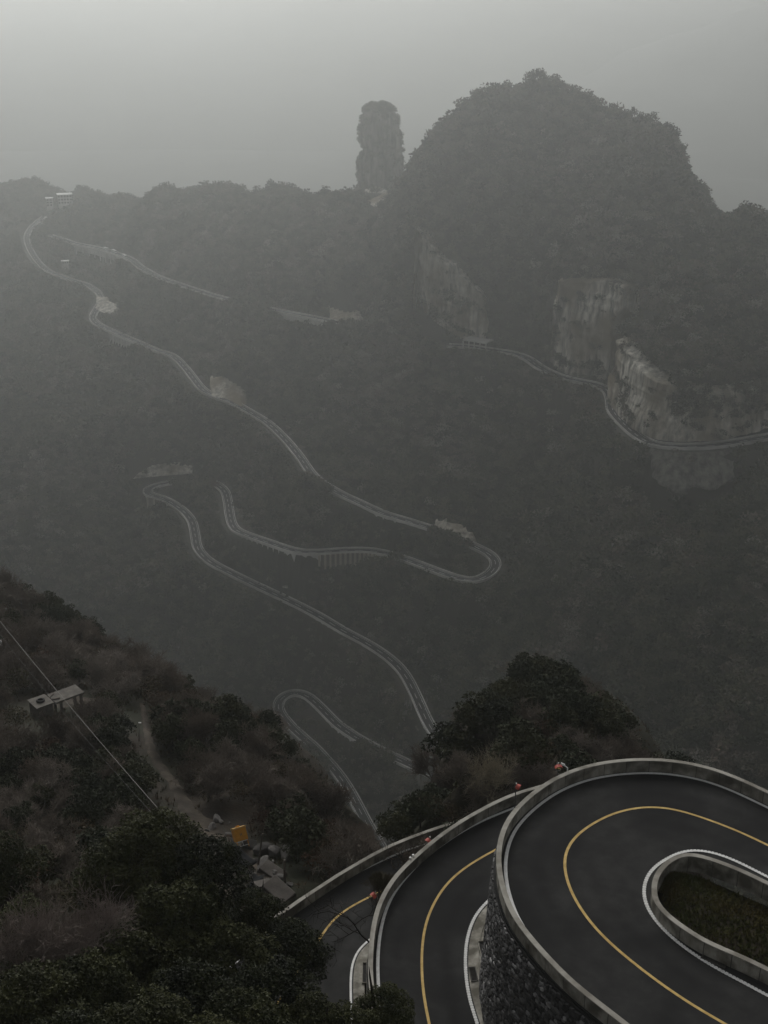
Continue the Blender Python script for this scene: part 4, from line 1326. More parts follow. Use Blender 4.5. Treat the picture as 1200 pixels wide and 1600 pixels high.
me = bare_crown(404, 6.2, 3, (5, 4, 4), 0.62, 0.09, 0.8, 1, 0.2, 0.0); me.materials.append(M_DARKTWIG)
rt = tag(empty('bare_tree', pB), 'dark leafless tree leaning over the lowest road from the middle parapet', 'tree')
o = link('branches', me, None, rt); o.rotation_euler = (0.15, -0.75, 0.2)
me = bare_crown(405, 2.2, 4, (5, 5, 5, 4), 0.6, 0.03, 0.35, 5, 0.3, 0.6); me.materials.append(M_BROWN)
pB2 = onz(612, 1372, ZB)
rt = tag(empty('bare_bush', (pB2[0] - 1.0, pB2[1] + 0.3, CAMZ + ZB - 1.6)), 'reddish bush below the middle parapet beside the lowest road', 'bush')
link('branches', me, None, rt)

# shrubs and trees of the near hillside and the knoll, one by one
SKX = [-100, 0, 30, 60, 85, 115, 150, 200, 250, 300, 350, 400, 430, 450, 480, 520, 560, 600, 612, 620, 660, 700, 740, 790, 830, 870, 910, 950, 985, 1010, 1100]
SKY_ = [860, 885, 905, 925, 920, 958, 975, 1008, 1032, 1065, 1090, 1102, 1112, 1150, 1185, 1235, 1290, 1330, 1330, 1285, 1205, 1115, 1065, 1012, 1003, 1030, 1065, 1105, 1150, 1190, 1190]
def fit_height(x, y, z, h):
    """lower a plant that would stand above the outline of the slope"""
    px, py, dep = project(np.array([x, y, z]))
    allow = (py - np.interp(px, SKX, SKY_)) * dep / FPX / math.cos(PITCH + 0.12)
    return float(np.clip(allow / h, 0.3, 1.0))
def try_plants():
    rg = np.random.default_rng(77)
    out = []
    def zone(poly_test, n, dmin, rules):
        k = 0
        tries = 0
        while k < n and tries < 40000:
            tries += 1
            x, y = rg.uniform(-80, 62), rg.uniform(72, 225)
            z = nz_at(x, y)
            px, py, dep = project(np.array([x, y, z]))
            if not (-60 < px < 1060 and 880 < py < 1480): continue
            if not poly_test(px, py, x, y): continue
            if py < 10 + np.interp(px, SKX, SKY_): continue                   # the slope turns over here
            h = hit_near(px, py - 6)
            if h is None or h[1] < y - 12: continue                       # behind the crest
            if any((x - q[0]) ** 2 + (y - q[1]) ** 2 < dmin * dmin * q[3] for q in out): continue
            out.append((x, y, z, rules(px, py, rg), px, py))
            k += 1
    return out, zone
occ, zone = try_plants()
dist_path = lambda x, y: min(near_curve(np.array([[x, y]]), PATHC)[0][0] - 0.9, near_curve(np.array([[x, y]]), RUBC)[0][0] - 3.6, near_curve(np.array([[x, y]]), YARD)[0][0] - 3.2)
dC = lambda x, y: min(near_curve(np.array([[x, y]]), C_top)[0][0], near_curve(np.array([[x, y]]), B_top)[0][0], near_curve(np.array([[x, y]]), A_top)[0][0])
clear = lambda x, y: all(dist_path(x, y + k) > 1.1 - 0.08 * k for k in (0, 1.5, 3, 4.5, 6))
zone(lambda px, py, x, y: x < 3 and clear(x, y) and dC(x, y) > 2.5 and not (35 < px < 140 and 1080 < py < 1165), 330, 2.3, lambda px, py, rg: 1.0)
n_left = len(occ)
zone(lambda px, py, x, y: x > 2 and y > 92 and dC(x, y) > 2.2 and not (722 < px < 808 and 1175 < py < 1262), 190, 2.0, lambda px, py, rg: 1.0)
rg = np.random.default_rng(5)
cnt = {}
for i, (x, y, z, _, px, py) in enumerate(occ):
    left = i < n_left
    nzv = float(fbm(x / 14, y / 14, o=3, seed=21))
    u = rg.random()
    if left:
        kind = 'evergreen' if (nzv > 0.25 and u < 0.6) or u < 0.10 else ('brown' if u < 0.42 else 'bare')
        if px < 160 and py < 1000 and 60 < px: kind = 'evergreen'
    else:
        top = (y > 125)
        kind = 'evergreen' if u < (0.8 if (py < 1110 or (top and x > 14)) else 0.3) else ('brown' if u < 0.6 else 'bare')
    base = np.array([x, y, z - 0.1])
    s = rg.uniform(0.75, 1.2) * fit_height(x, y, z, 4.4)
    if left:
        where = ('near the misty edge of the left hillside' if py < np.interp(px, SKX, SKY_) + 75 else
                 'around the broken concrete platform' if (px < 190 and py < 1170) else
                 'beside the footpath on the left slope' if (190 <= px < 345 and py > 1080) else
                 'behind the evergreens at the left edge' if px < 190 else
                 'between the footpath and the lowest road' )
    else:
        where = 'at the top of the knoll' if py < 1120 else ('on the left flank of the knoll' if px < 740 else ('low on the knoll behind the traffic mirrors' if px < 900 else 'on the right flank of the knoll'))
    if kind == 'evergreen':
        s *= 1.15 if not left else 1.0
        plant('evergreen_tree', MEV[i % 3], SMALL_T, base, z + 3.9 * s + rg.uniform(0, 0.5) * min(s, 1), s, f'dark leafy evergreen {where}', 'tree', f'evergreens {where}', crown_h=3.7)
    elif kind == 'brown':
        plant('brown_shrub', BRN[i % 3], None, base, z + 2.5 * s, s, f'brown dry-leaved shrub {where}', 'shrub', f'brown shrubs {where}', crown_h=2.5)
    else:
        plant('bare_tree', BARE[i % 4], None, base, z + 4.6 * s, s, f'leafless twiggy brown tree {where}', 'tree', f'bare trees {where}', crown_h=4.6)

# undergrowth between the shrubs (uncountable): one object of tufts
gx = np.random.default_rng(31)
UX = np.c_[gx.uniform(-80, 55, 60000), gx.uniform(74, 225, 60000)]
UZ = grid_sample(NG, NX[0], NY[0], NST, UX)
px_, py_, _ = project(np.c_[UX, UZ])
ok = (px_ > -40) & (px_ < 1060) & (py_ > 880) & (py_ < 1500)
for R_, w_ in ((PATHC, 0.9), (RUBC, 3.4), (YARD, 3.0)):
    dd, _ = near_curve(UX, R_); ok &= dd > w_
for R_ in (A_top, B_top, C_top):
    dd, _ = near_curve(UX, R_); ok &= dd > 0.9
ok &= (UZ < CAMZ - 60)
UP = np.c_[UX, UZ][ok][:26000]
tag(tufts('undergrowth', UP, len(UP), 0.62, M_BROWN, 9), 'dry brown undergrowth between the shrubs on the near slopes', 'undergrowth')

# ------------------------------------------------------------------ far forest, scattered by geometry nodes
def far_crown(seed, R, H, n, size, m_, nl=2):
    rg = np.random.default_rng(seed)
    C, r = dome_lumps(rg, n, R, H, 0.3, 0.5, 0.2)
    V, F = leaf_cloud(rg, C, r, 34, size, n_leaf=nl)
    me = mesh_np('crown', V, F); me.materials.append(m_)
    return me
FAR_E = [far_crown(500 + k, 0.75, 1.5, 10, 0.42, M_FOREST) for k in range(3)]
FAR_B = [far_crown(520 + k, 0.75, 1.5, 9, 0.40, M_FOREST2) for k in range(2)]

def scatter(name, P, S, crown, label):
    me = bpy.data.meshes.new(name)
    me.vertices.add(len(P)); me.vertices.foreach_set('co', np.asarray(P, np.float32).ravel()); me.update()
    set_attr(me, 'size', S)
    o = link(name, me)
    tag(o, label, 'forest', kind='stuff')
    src = bpy.data.objects.new('crown_source', crown)          # mesh holder, never linked to the scene
    ng = bpy.data.node_groups.new(name + '_nodes', 'GeometryNodeTree')
    ng.interface.new_socket('Geometry', in_out='INPUT', socket_type='NodeSocketGeometry')
    ng.interface.new_socket('Geometry', in_out='OUTPUT', socket_type='NodeSocketGeometry')
    N, L = ng.nodes, ng.links
    gi, go = N.new('NodeGroupInput'), N.new('NodeGroupOutput')
    oi = N.new('GeometryNodeObjectInfo'); oi.inputs['Object'].default_value = src; oi.inputs['As Instance'].default_value = True
    ip = N.new('GeometryNodeInstanceOnPoints')
    na = N.new('GeometryNodeInputNamedAttribute'); na.data_type = 'FLOAT'; na.inputs['Name'].default_value = 'size'
    rv = N.new('FunctionNodeRandomValue'); rv.data_type = 'FLOAT_VECTOR'
    rv.inputs[0].default_value = (-0.15, -0.15, 0); rv.inputs[1].default_value = (0.15, 0.15, 6.28)
    L.new(gi.outputs[0], ip.inputs['Points']); L.new(oi.outputs['Geometry'], ip.inputs['Instance'])
    L.new(rv.outputs[0], ip.inputs['Rotation']); L.new(na.outputs[0], ip.inputs['Scale'])
    L.new(ip.outputs[0], go.inputs[0])
    md = o.modifiers.new('scatter', 'NODES'); md.node_group = ng
    return o

rg = np.random.default_rng(63)
ST = 5.2
fx, fy = np.meshgrid(np.arange(-640, 641, ST), np.arange(400, 2350, ST))
FXY = np.stack([fx.ravel(), fy.ravel()], 1) + rg.uniform(-0.45, 0.45, (fx.size, 2)) * ST
gy_, gx_ = np.gradient(ZG, GST)
slope_ = np.hypot(gx_, gy_)
sl = grid_sample(slope_, GX[0], GY[0], GST, FXY)
ex = []
for k in range(3):
    m = rg.random(len(FXY)) < np.clip(sl - 0.55 - 0.45 * k, 0, 1)
    ex.append(FXY[m] + rg.uniform(-0.5, 0.5, (m.sum(), 2)) * ST)
FXY = np.vstack([FXY] + ex)
FZ = grid_sample(ZG, GX[0], GY[0], GST, FXY)
px_, py_, dep_ = project(np.c_[FXY, FZ])
ok = (px_ > -40) & (px_ < 1240) & (py_ > 60) & (py_ < 1480)
FXY, FZ = FXY[ok], FZ[ok]
drd = np.full(len(FXY), 1e9); above = np.zeros(len(FXY))
for R in FAR_ROADS:
    d, j = near_curve(FXY, R)
    nearer = d < drd
    above = np.where(nearer, FXY[:, 1] - R[j, 1], above)
    drd = np.minimum(drd, d)
front = above < 0
dcl, _ = near_curve(FXY, C_CLIFF)
keep = (drd > np.where(front, 7.6, 6.0)) & ((dcl > 13) | ~front)
key = np.round(ROCKXY[:, :2] / 4).astype(int)
rk = set(map(tuple, key))
kk = np.round(FXY / 4).astype(int)
inrock = np.array([tuple(q) in rk for q in kk])
keep &= ~(inrock & (rg.random(len(FXY)) > 0.06))
FXY, FZ, drd, front = FXY[keep], FZ[keep], drd[keep], front[keep]
size = rg.uniform(2.5, 5.4, len(FXY)) * (1 + 0.25 * fbm(FXY[:, 0] / 40, FXY[:, 1] / 40, o=2, seed=2))
size = np.where(drd < 14, np.minimum(size, np.where(front, 1.0 + (drd - 7.6) * 0.38, 2.8)), size)
mixv = fbm(FXY[:, 0] / 55, FXY[:, 1] / 55, o=4, seed=14) + rg.normal(0, 0.35, len(FXY))
isb = mixv > 0.28
size = np.where((rg.random(len(size)) < 0.06) & (drd > 18), size * 1.55, size)
P3 = np.c_[FXY, FZ - 0.3 * size]
# shrubs clinging to the pillar
pk = PILLAR[(rg.random(len(PILLAR)) < 0.16) | ((PILLAR[:, 2] > PILLAR[:, 2].max() - 9) & (rg.random(len(PILLAR)) < 0.5))]
HIDE = [(C_MAIN, 494, 748, 524, 767), (C_MAIN, 684, 830, 738, 850), (C_MAIN, 626, 871, 632, 873), (C_MAIN, 340, 762, 275, 754), (C_RIDGE, 374, 472, 424, 484), (C_MAIN, 492, 1168, 520, 1198), (C_MAIN, 576, 1163, 618, 1184), (C_RIDGE, 545, 508, 580, 516)]
hx, hs_ = [], []
for R, a, b, c, d in HIDE:
    i0, i1 = sorted((idx_near(R, a, b), idx_near(R, c, d)))
    for i in range(i0, i1 + 1):
        for q in range(3):
            n = normals2(R)[i]
            if n[1] > 0: n = -n                                     # the side nearer the camera
            o = rg.uniform(5.6, 8.5)
            x, y = R[i, 0] + n[0] * o + rg.uniform(-1.5, 1.5), R[i, 1] + n[1] * o
            sz = rg.uniform(3.2, 5.4)
            hx.append((x, y, float(grid_sample(ZG, GX[0], GY[0], GST, np.array([[x, y]]))[0]) - 0.4)); hs_.append(sz)
P3 = np.vstack([P3, hx]); size = np.r_[size, hs_]; isb = np.r_[isb, rg.random(len(hs_)) < 0.25]
cm_ = fbm(CLIFFV[:, 0] / 11, CLIFFV[:, 2] / 7, CLIFFV[:, 1] / 15, 4, 91)
cs = CLIFFV[(cm_ > 0.2) & (rg.random(len(CLIFFV)) < 0.10)]
P3 = np.vstack([P3, cs - np.array([0, -0.6, 1.0])]); size = np.r_[size, rg.uniform(1.0, 2.4, len(cs))]; isb = np.r_[isb, rg.random(len(cs)) < 0.35]
rim, rims_ = [], []
for b_, t_ in CLIFFS.values():
    for L_, back_, n_ in ((t_, (1.5, 8.0), 220), (b_, (-5.0, 1.0), 60)):
        Q_ = smooth_curve([onz(a, b, c * K) for a, b, c in L_], 1.0)
        nn = -normals2(Q_)
        for _ in range(n_):
            i = rg.integers(0, len(Q_)); o = rg.uniform(*back_)
            rim.append((Q_[i, 0] - nn[i, 0] * o, Q_[i, 1] - nn[i, 1] * o, Q_[i, 2] - 1.5 + rg.uniform(-1.5, 1.0))); rims_.append(rg.uniform(1.6, 4.0))
P3 = np.vstack([P3, rim]); size = np.r_[size, rims_]; isb = np.r_[isb, rg.random(len(rims_)) < 0.2]
pxc, pyc, _ = project(CLIFFV)
cw = CLIFFV[(pxc > 1050) & (fbm(CLIFFV[:, 0] / 9, CLIFFV[:, 2] / 6, 0, 3, 95) > -0.12) & (pyc < 655) & (rg.random(len(CLIFFV)) < 0.14)]
P3 = np.vstack([P3, cw - np.array([0, -0.6, 1.0])]); size = np.r_[size, rg.uniform(1.2, 3.0, len(cw))]; isb = np.r_[isb, rg.random(len(cw)) < 0.3]
var = rg.integers(0, 3, len(P3))
for k in range(3):
    m = (~isb) & (var == k)
    PP, SS = P3[m], size[m]
    if k == 0:
        PP = np.vstack([PP, pk - np.array([0, 0, 1.5])]); SS = np.r_[SS, rg.uniform(1.8, 3.4, len(pk))]
    scatter('forest', PP, SS, FAR_E[k], ['dark evergreen forest covering the far mountainside', 'evergreen woods mixed through the far mountainside', 'scattered dark wood over the far slopes and dome'][k])
for k in range(2):
    m = isb & ((var == 0) == (k == 0))
    scatter('forest', P3[m], size[m], FAR_B[k], ['leafless winter wood patched through the far mountainside', 'greyish bare wood mixed into the far forest'][k])
# trees standing out along the misty skyline, one by one
FPJ = np.stack(project(np.c_[FXY, FZ]), 1)
best = {}
for i in range(len(FXY)):
    if FPJ[i, 1] < 345 and (FPJ[i, 2] > 850):
        b = int(FPJ[i, 0] // 9)
        if b not in best or FPJ[i, 1] < FPJ[best[b], 1]: best[b] = i
SKE = [far_crown(540 + k, 0.7, 1.6, 12, 0.34, M_FOREST, 3) for k in range(3)]
SKT = trunk_mesh(545, 1.0, 0.12, 3, 0.4); SKT.materials.append(M_BARK)
for b, i in sorted(best.items()):
    if not (-20 < FPJ[i, 0] < 1220) or rg.random() < 0.25: continue
    px = FPJ[i, 0]
    where = ('along the hazy ridge at the far left' if px < 230 else 'along the wooded ridge left of the rock pillar' if px < 560 else 'in the saddle beside the rock pillar' if px < 660 else 'on the left shoulder of the dome' if px < 800 else 'on the summit of the dome' if px < 930 else 'on the right shoulder of the dome' if px < 1090 else 'on the ridge right of the dome')
    sc_ = rg.uniform(3.5, 6.8)
    base = (FXY[i, 0], FXY[i, 1], FZ[i] - 1.0)
    root = tag(empty('tree', base, rg.uniform(0, 6.28)), f'dark tree standing out against the mist {where}', 'tree', f'skyline trees {where}')
    c = link('crown', SKE[b % 3], None, root); c.scale = (sc_ * 0.85, sc_ * 0.85, sc_ * rg.uniform(0.8, 1.15)); c.location = (0, 0, sc_ * 0.35)
    t = link('trunk', SKT, None, root); t.scale = (sc_, sc_, sc_ * 0.9)
print('far trees', len(P3), 'near plants', len(occ))

# ------------------------------------------------------------------ street furniture of the bends
M_RED = mat('red_enamel', (0.42, 0.07, 0.05), (0.55, 0.10, 0.07), 3.0, 0.5)
M_MIRROR = mat('mirror_glass', (0.45, 0.47, 0.47), rough=0.08)
M_MIRROR.node_tree.nodes['Principled BSDF'].inputs['Metallic'].default_value = 1.0
M_STEEL = mat('dull_steel', (0.10, 0.10, 0.10), (0.16, 0.16, 0.155), 3.0, 0.6)
M_WOOD = mat('weathered_wood', (0.10, 0.085, 0.07), (0.19, 0.165, 0.14), 2.0, 0.9, stretch=(1, 1, 6))
M_ORANGE = mat('orange_enamel', (0.62, 0.27, 0.02), (0.75, 0.36, 0.04), 2.0, 0.5)
M_TARP = mat('dark_tarpaulin', (0.010, 0.011, 0.012), (0.020, 0.021, 0.022), 2.0, 0.85, spec=0.08)
M_GREEN = mat('green_paint', (0.09, 0.13, 0.035), (0.12, 0.17, 0.05), 1.5, 0.7)
M_BOULD = mat('boulder', (0.10, 0.095, 0.088), (0.19, 0.18, 0.165), 1.2, 0.9, 0.05, 5, rand=0.25)
M_SLAB = mat('stone_slab', (0.09, 0.08, 0.07), (0.15, 0.135, 0.12), 1.0, 0.9, 0.02, 6, rand=0.15)

def mirror(px, py, base_z, facing, label, d=0.7, tilt=0.1, dist=None):
    """convex traffic mirror; px, py is the disc's centre"""
    c = onz(px, py, base_z + 2.35) if dist is None else atd(px, py, dist)
    root = tag(empty('traffic_mirror', (c[0], c[1], CAMZ + base_z), facing), label, 'traffic mirror')
    h = c[2] - CAMZ - base_z
    p = MB(); p.tube([(0, 0, -0.1), (0, 0, h - 0.25)], 0.045, 8); p.build('post', M_STEEL, root)
    def disc(nm, r, x0, x1, m_, bulge=0.0):
        mb = MB(); vs, fs = [], []; n = 24
        rings = [(r, x0), (r, x1)] + ([(r * 0.75, x1 + bulge * 0.6), (r * 0.4, x1 + bulge * 0.9)] if bulge else [])
        for rr, xx in rings:
            vs += [(xx, math.cos(6.2832 * k / n) * rr, math.sin(6.2832 * k / n) * rr) for k in range(n)]
        for j in range(len(rings) - 1):
            fs += [(j * n + k, j * n + (k + 1) % n, (j + 1) * n + (k + 1) % n, (j + 1) * n + k) for k in range(n)]
        fs.append(tuple(range(n - 1, -1, -1))); fs.append(tuple((len(rings) - 1) * n + k for k in range(n)))
        mb.add(vs, fs); o = mb.build(nm, m_, root, smooth=False); o.location = (0.08, 0, h); o.rotation_euler = (0, tilt, 0); return o
    disc('rim', d / 2, -0.03, 0.03, M_STEEL)
    disc('mirror_face', d / 2 - 0.06, 0.032, 0.04, M_MIRROR, 0.06)
    hood = MB(); vs, fs = [], []
    n = 10
    for k in range(n + 1):
        a = math.pi * (0.12 + 0.76 * k / n)
        for r_ in (d / 2 + 0.002, d / 2 + 0.018):
            for x in (-0.06, 0.30): vs.append((x, math.cos(a) * r_, math.sin(a) * r_))
    for k in range(n):
        b = k * 4
        fs += [(b, b + 4, b + 5, b + 1), (b + 2, b + 3, b + 7, b + 6), (b, b + 2, b + 6, b + 4), (b + 1, b + 5, b + 7, b + 3)]
    fs += [(0, 1, 3, 2), (n * 4, n * 4 + 2, n * 4 + 3, n * 4 + 1)]
    hood.add(vs, fs); o = hood.build('hood', M_RED, root); o.location = (0.08, 0, h); o.rotation_euler = (0, tilt, 0)
    br = MB(); br.box((0.0, 0, h - 0.1), (0.12, 0.09, 0.5)); br.build('bracket', M_STEEL, root)
    kn = MB(); kn.box((0.02, 0, h + d / 2 + 0.08), (0.08, 0.1, 0.12)); kn.build('top_cap', M_WHITE, root)
    return root
mirror(806, 1231, ZB, -0.45, 'red-rimmed convex traffic mirror upright before the middle parapet, seen edge on')
mirror(872, 1199, ZB, -1.45, 'round red-hooded traffic mirror behind the parapet of the nearest hairpin')
mirror(587, 1399, ZC, -2.5, 'red traffic mirror beside the dark leafless tree at the lowest road', tilt=0.35)
mirror(672, 1314, ZC, -2.4, 'traffic mirror of which only the red hood shows over the middle parapet', tilt=0.3)

def camera_post():
    p = onz(886.5, 1205, ZA + PH)
    root = tag(empty('security_camera', p, 2.6), 'small white security camera on the parapet of the nearest hairpin', 'camera')
    a = MB(); a.tube([(0, 0, -0.02), (0, 0, 0.28)], 0.05, 8); a.build('post', M_WHITE, root)
    b = MB(); b.tube([(0, 0, 0.28), (0.3, 0, 0.45)], 0.04, 6); b.build('arm', M_WHITE, root)
    c = MB(); c.tube([(0.25, 0, 0.44), (0.55, 0, 0.5)], [0.1, 0.09], 10); c.build('housing', M_WHITE, root)
    e = MB(); e.tube([(0.55, 0, 0.5), (0.57, 0, 0.504)], 0.06, 10); e.build('lens', M_GLASS, root)
camera_post()
def reflector(px, py, label):
    p = onz(px, py, ZB + PH)
    root = tag(empty('reflector', p), label, 'reflector', 'white reflectors on the middle parapet')
    a = MB(); a.box((0, 0, 0.03), (0.16, 0.1, 0.06)); a.build('base', M_STEEL, root)
    b = MB(); b.tube([(0, 0, 0.06), (0, 0, 0.2)], [0.11, 0.09], 10); b.build('lens', M_WHITE, root)
reflector(641, 1342.5, 'lower of two small white reflectors on the middle parapet')
reflector(645.5, 1338.5, 'upper of two small white reflectors on the middle parapet')

# ------------------------------------------------------------------ cable, hut and platform on the left slope
def cable(a, b, r, sag, label):
    pts_ = [a + (b - a) * t - np.array([0, 0, sag * 4 * t * (1 - t)]) for t in np.linspace(0, 1, 24)]
    mb = MB(); mb.tube(pts_, r, 6)
    return tag(mb.build('cable', M_STEEL if r < 0.03 else mat('bright_cable', (0.24, 0.23, 0.215)), None), label, 'cable')
ca, cb = atd(-60, 894, 166), atd(308, 1332, 90)
cable(ca, cb, 0.036, 0.8, 'brighter upper steel cable running down the left slope past the platform')
cable(atd(-60, 912, 166), atd(300, 1338, 90), 0.011, 1.3, 'thin dark lower cable sagging beside the brighter one')
mp = np.array([cb[0], cb[1], nz_at(cb[0], cb[1])])
mr = tag(empty('cable_mast', mp), 'steel mast behind the topmost evergreen where the cables end', 'mast')
q = MB(); q.tube([(0, 0, -1), (0, 0, cb[2] - mp[2] + 0.4)], [0.2, 0.14], 8); q.build('post', M_STEEL, mr)
q = MB(); q.box((0, 0, cb[2] - mp[2]), (0.9, 0.14, 0.14)); q.build('crossarm', M_STEEL, mr)
def pole(px, py_top, d, h, label, arm=True):
    p = atd(px, py_top, d)
    root = tag(empty('utility_pole', (p[0], p[1], p[2] - h)), label, 'pole')
    a = MB(); a.tube([(0, 0, -1.0), (0, 0, h)], [0.16, 0.11], 8); a.build('post', M_STEEL, root)
    if arm:
        b = MB(); b.box((0, 0, h * 0.45), (0.7, 0.3, 1.3)); b.build('control_box', M_CONCD, root)
        c = MB(); c.box((0.2, 0, h * 0.45 + 0.72), (0.8, 0.25, 0.12)); c.build('box_lid', M_FCONC, root)
def pole_at(px, py, h, label, arm=True):
    g = hit_near(px, py)
    if g is None: return
    root = tag(empty('utility_pole', g), label, 'pole')
    a = MB(); a.tube([(0, 0, -1.0), (0, 0, h)], [0.17, 0.12], 8); a.build('post', M_STEEL, root)
    if arm:
        b = MB(); b.box((0.1, -0.2, h * 0.35), (0.9, 0.4, 1.5)); b.build('control_box', M_CONCD, root)
        c = MB(); c.box((0.3, -0.2, h * 0.35 + 0.85), (1.0, 0.5, 0.14)); c.build('box_lid', M_FCONC, root)
pole_at(37, 972, 4.4, 'dark utility pole with a box on it near the top left of the slope')
pole_at(13, 978, 3.2, 'shorter dark pole at the left edge beside the utility pole')
def lamp_pole():
    g = hit_near(219, 1158)
    root = tag(empty('lamp_post', g), 'thin pole with a small white lamp at the upper end of the footpath', 'lamp')
    a = MB(); a.tube([(0, 0, -0.5), (0, 0, 2.6)], [0.04, 0.03], 6); a.build('post', M_STEEL, root)
    b = MB(); b.box((0.15, 0, 2.6), (0.32, 0.16, 0.1)); b.build('lamp_head', M_WHITE, root)
lamp_pole()
def cabin():
    g = hit_near(-8, 1030)
    root = tag(empty('cable_cabin', g, 0.3), 'green cabin with a pale roof cut by the left edge', 'cabin')
    a = MB(); a.box((0, 0, 1.1), (2.2, 1.8, 2.4)); a.build('wall', M_GREEN, root)
    b = MB(); b.box((0, 0, 2.42), (2.5, 2.1, 0.2)); b.build('roof', M_WHITE, root)
    c = MB(); c.box((0.0, -0.92, 1.7), (1.4, 0.05, 0.7)); c.build('window', M_GLASS, root)
    d = MB(); d.box((0.3, 0.1, 2.7), (1.2, 0.7, 0.35)); d.build('roof_unit', M_FCONC, root)
cabin()
def platform():
    g = hit_near(90, 1112)
    g = g + np.array([0, 0, 0.9])
    root = tag(empty('concrete_platform', (g[0], g[1], g[2]), 0.70), 'broken concrete platform with a tyre lying on it on the left slope', 'platform')
    M_P = mat('stained_concrete', (0.10, 0.092, 0.08), (0.20, 0.185, 0.16), 1.0, 0.9, 0.02, 6)
    a = MB(); a.box((-2.1, 0, -0.1), (2.1, 2.4, 2.9)); a.build('base_block', M_P, root)
    b = MB(); b.box((-2.1, 0, 1.42), (2.4, 2.7, 0.14)); b.build('slab', M_P, root)
    c = MB(); c.box((1.4, 0.1, 1.1), (4.0, 2.5, 0.26)); c.build('slab', M_P, root)
    for x in (0.2, 3.0):
        for y in (-0.9, 1.0):
            q = MB(); q.box((x, y, -0.4), (0.3, 0.3, 2.7)); q.build('pier', M_P, root)
    q = MB(); q.box((-0.5, 0.6, 1.3), (1.6, 0.16, 0.1), Matrix.Rotation(0.6, 3, 'Z')); q.build('plank', M_WOOD, root)
    q = MB(); q.box((-0.3, -0.3, 1.32), (1.3, 0.2, 0.08), Matrix.Rotation(-0.4, 3, 'Z')); q.build('plank', M_WOOD, root)
    t = Matrix.Rotation(0.70, 4, 'Z') @ Vector((-2.1, 0.0, 1.49))
    bm = bmesh.new()
    n, m = 20, 8
    vs = [[bm.verts.new(((0.42 + 0.14 * math.cos(6.2832 * j / m)) * math.cos(6.2832 * i / n), (0.42 + 0.14 * math.cos(6.2832 * j / m)) * math.sin(6.2832 * i / n), 0.12 + 0.12 * math.sin(6.2832 * j / m))) for j in range(m)] for i in range(n)]
    for i in range(n):
        for j in range(m): bm.faces.new((vs[i][j], vs[(i + 1) % n][j], vs[(i + 1) % n][(j + 1) % m], vs[i][(j + 1) % m]))
    me = bpy.data.meshes.new('tyre'); bm.to_mesh(me); bm.free()
    tag(link('tyre', me, M_TYRE, None, (g[0] + t.x, g[1] + t.y, g[2] + t.z), True), 'old black tyre lying on the concrete platform', 'tyre')
platform()

def boulder_mesh(seed, sx=1, sy=1, sz=0.75):
    rr = random.Random(seed)
    bm = bmesh.new()
    bmesh.ops.create_icosphere(bm, subdivisions=2, radius=0.5)
    cuts = [(Vector((rr.gauss(0, 1), rr.gauss(0, 1), rr.gauss(0, 1))).normalized(), rr.uniform(0.20, 0.38)) for _ in range(9)]
    for v in bm.verts:
        for nn, dd in cuts:
            k = v.co.dot(nn) - dd
            if k > 0: v.co -= nn * k
        v.co = Vector((v.co.x * sx, v.co.y * sy, v.co.z * sz))
    me = bpy.data.meshes.new('boulder'); bm.to_mesh(me); bm.free()
    me.materials.append(M_BOULD)
    return me
BLD = [boulder_mesh(k, 1, random.uniform(0.7, 1), random.uniform(0.6, 0.9)) for k in range(5)]
def boulder(px, py, s, k, label, group=None, rz=None):
    g = hit_near(px, py)
    if g is None: return
    o = link('boulder', BLD[k % 5]); o.location = (g[0], g[1], g[2] + s * 0.22); o.scale = (s, s, s)
    o.rotation_euler = (random.uniform(-0.3, 0.3), random.uniform(-0.3, 0.3), random.uniform(0, 6) if rz is None else rz)
    tag(o, label, 'rock', group)
boulder(390, 1324, 1.8, 0, 'grey boulder just right of the orange cabinet')
boulder(412, 1334, 2.2, 1, 'flat boulder left of the pair behind the fallen slab')
boulder(428, 1338, 2.0, 2, 'pale boulder in the middle behind the fallen slab')
boulder(449, 1342, 2.3, 3, 'large pale boulder at the right end of the rubble')
boulder(414, 1352, 1.6, 4, 'dark boulder above the fallen slab')
boulder(105, 1137, 2.1, 1, 'grey boulder below the concrete platform')
boulder(124, 1125, 1.2, 2, 'small pale rock right of the concrete platform')
boulder(157, 1200, 1.0, 3, 'pale rock alone in the shrubs under the cable')
boulder(338, 1283, 1.3, 4, 'pale rock standing at the lower end of the footpath')
boulder(452, 1385, 0.9, 0, 'small pale stone beside the lowest parapet')
rr = random.Random(44)
for k in range(60):
    t = rr.random()
    px = 345 + 105 * t + rr.uniform(-28, 22); py = 1305 + 100 * t + rr.uniform(-26, 26)
    if 362 < px < 396 and 1298 < py < 1338: continue
    boulder(px, py, rr.uniform(0.35, 1.15), k, 'broken rock in the rubble between the evergreens and the lowest bend', 'broken rocks in the rubble')
def slab(px, py, sx, sy, sz, rz, tilt, label):
    g = hit_near(px, py)
    if g is None: return
    mb = MB(); mb.box((0, 0, 0), (sx, sy, sz), taper=0.96)
    o = mb.build('stone_slab', M_SLAB); o.location = (g[0], g[1], g[2] + 0.5); o.rotation_euler = (tilt[0], tilt[1], rz)
    bm = bmesh.new(); bm.from_mesh(o.data); bmesh.ops.bevel(bm, geom=bm.edges[:], offset=0.05, segments=1, affect='EDGES'); bm.to_mesh(o.data); bm.free()
    tag(o, label, 'slab')
slab(427, 1368, 2.6, 1.3, 0.35, -0.65, (0.25, 0.15), 'long brown stone slab lying tilted in the rubble')
slab(436, 1398, 2.9, 1.7, 0.4, -0.75, (0.2, 0.2), 'broad brown slab next to the lowest parapet')
slab(412, 1388, 1.7, 1.4, 0.3, 0.5, (-0.2, 0.1), 'grey slab left of the broad brown one')
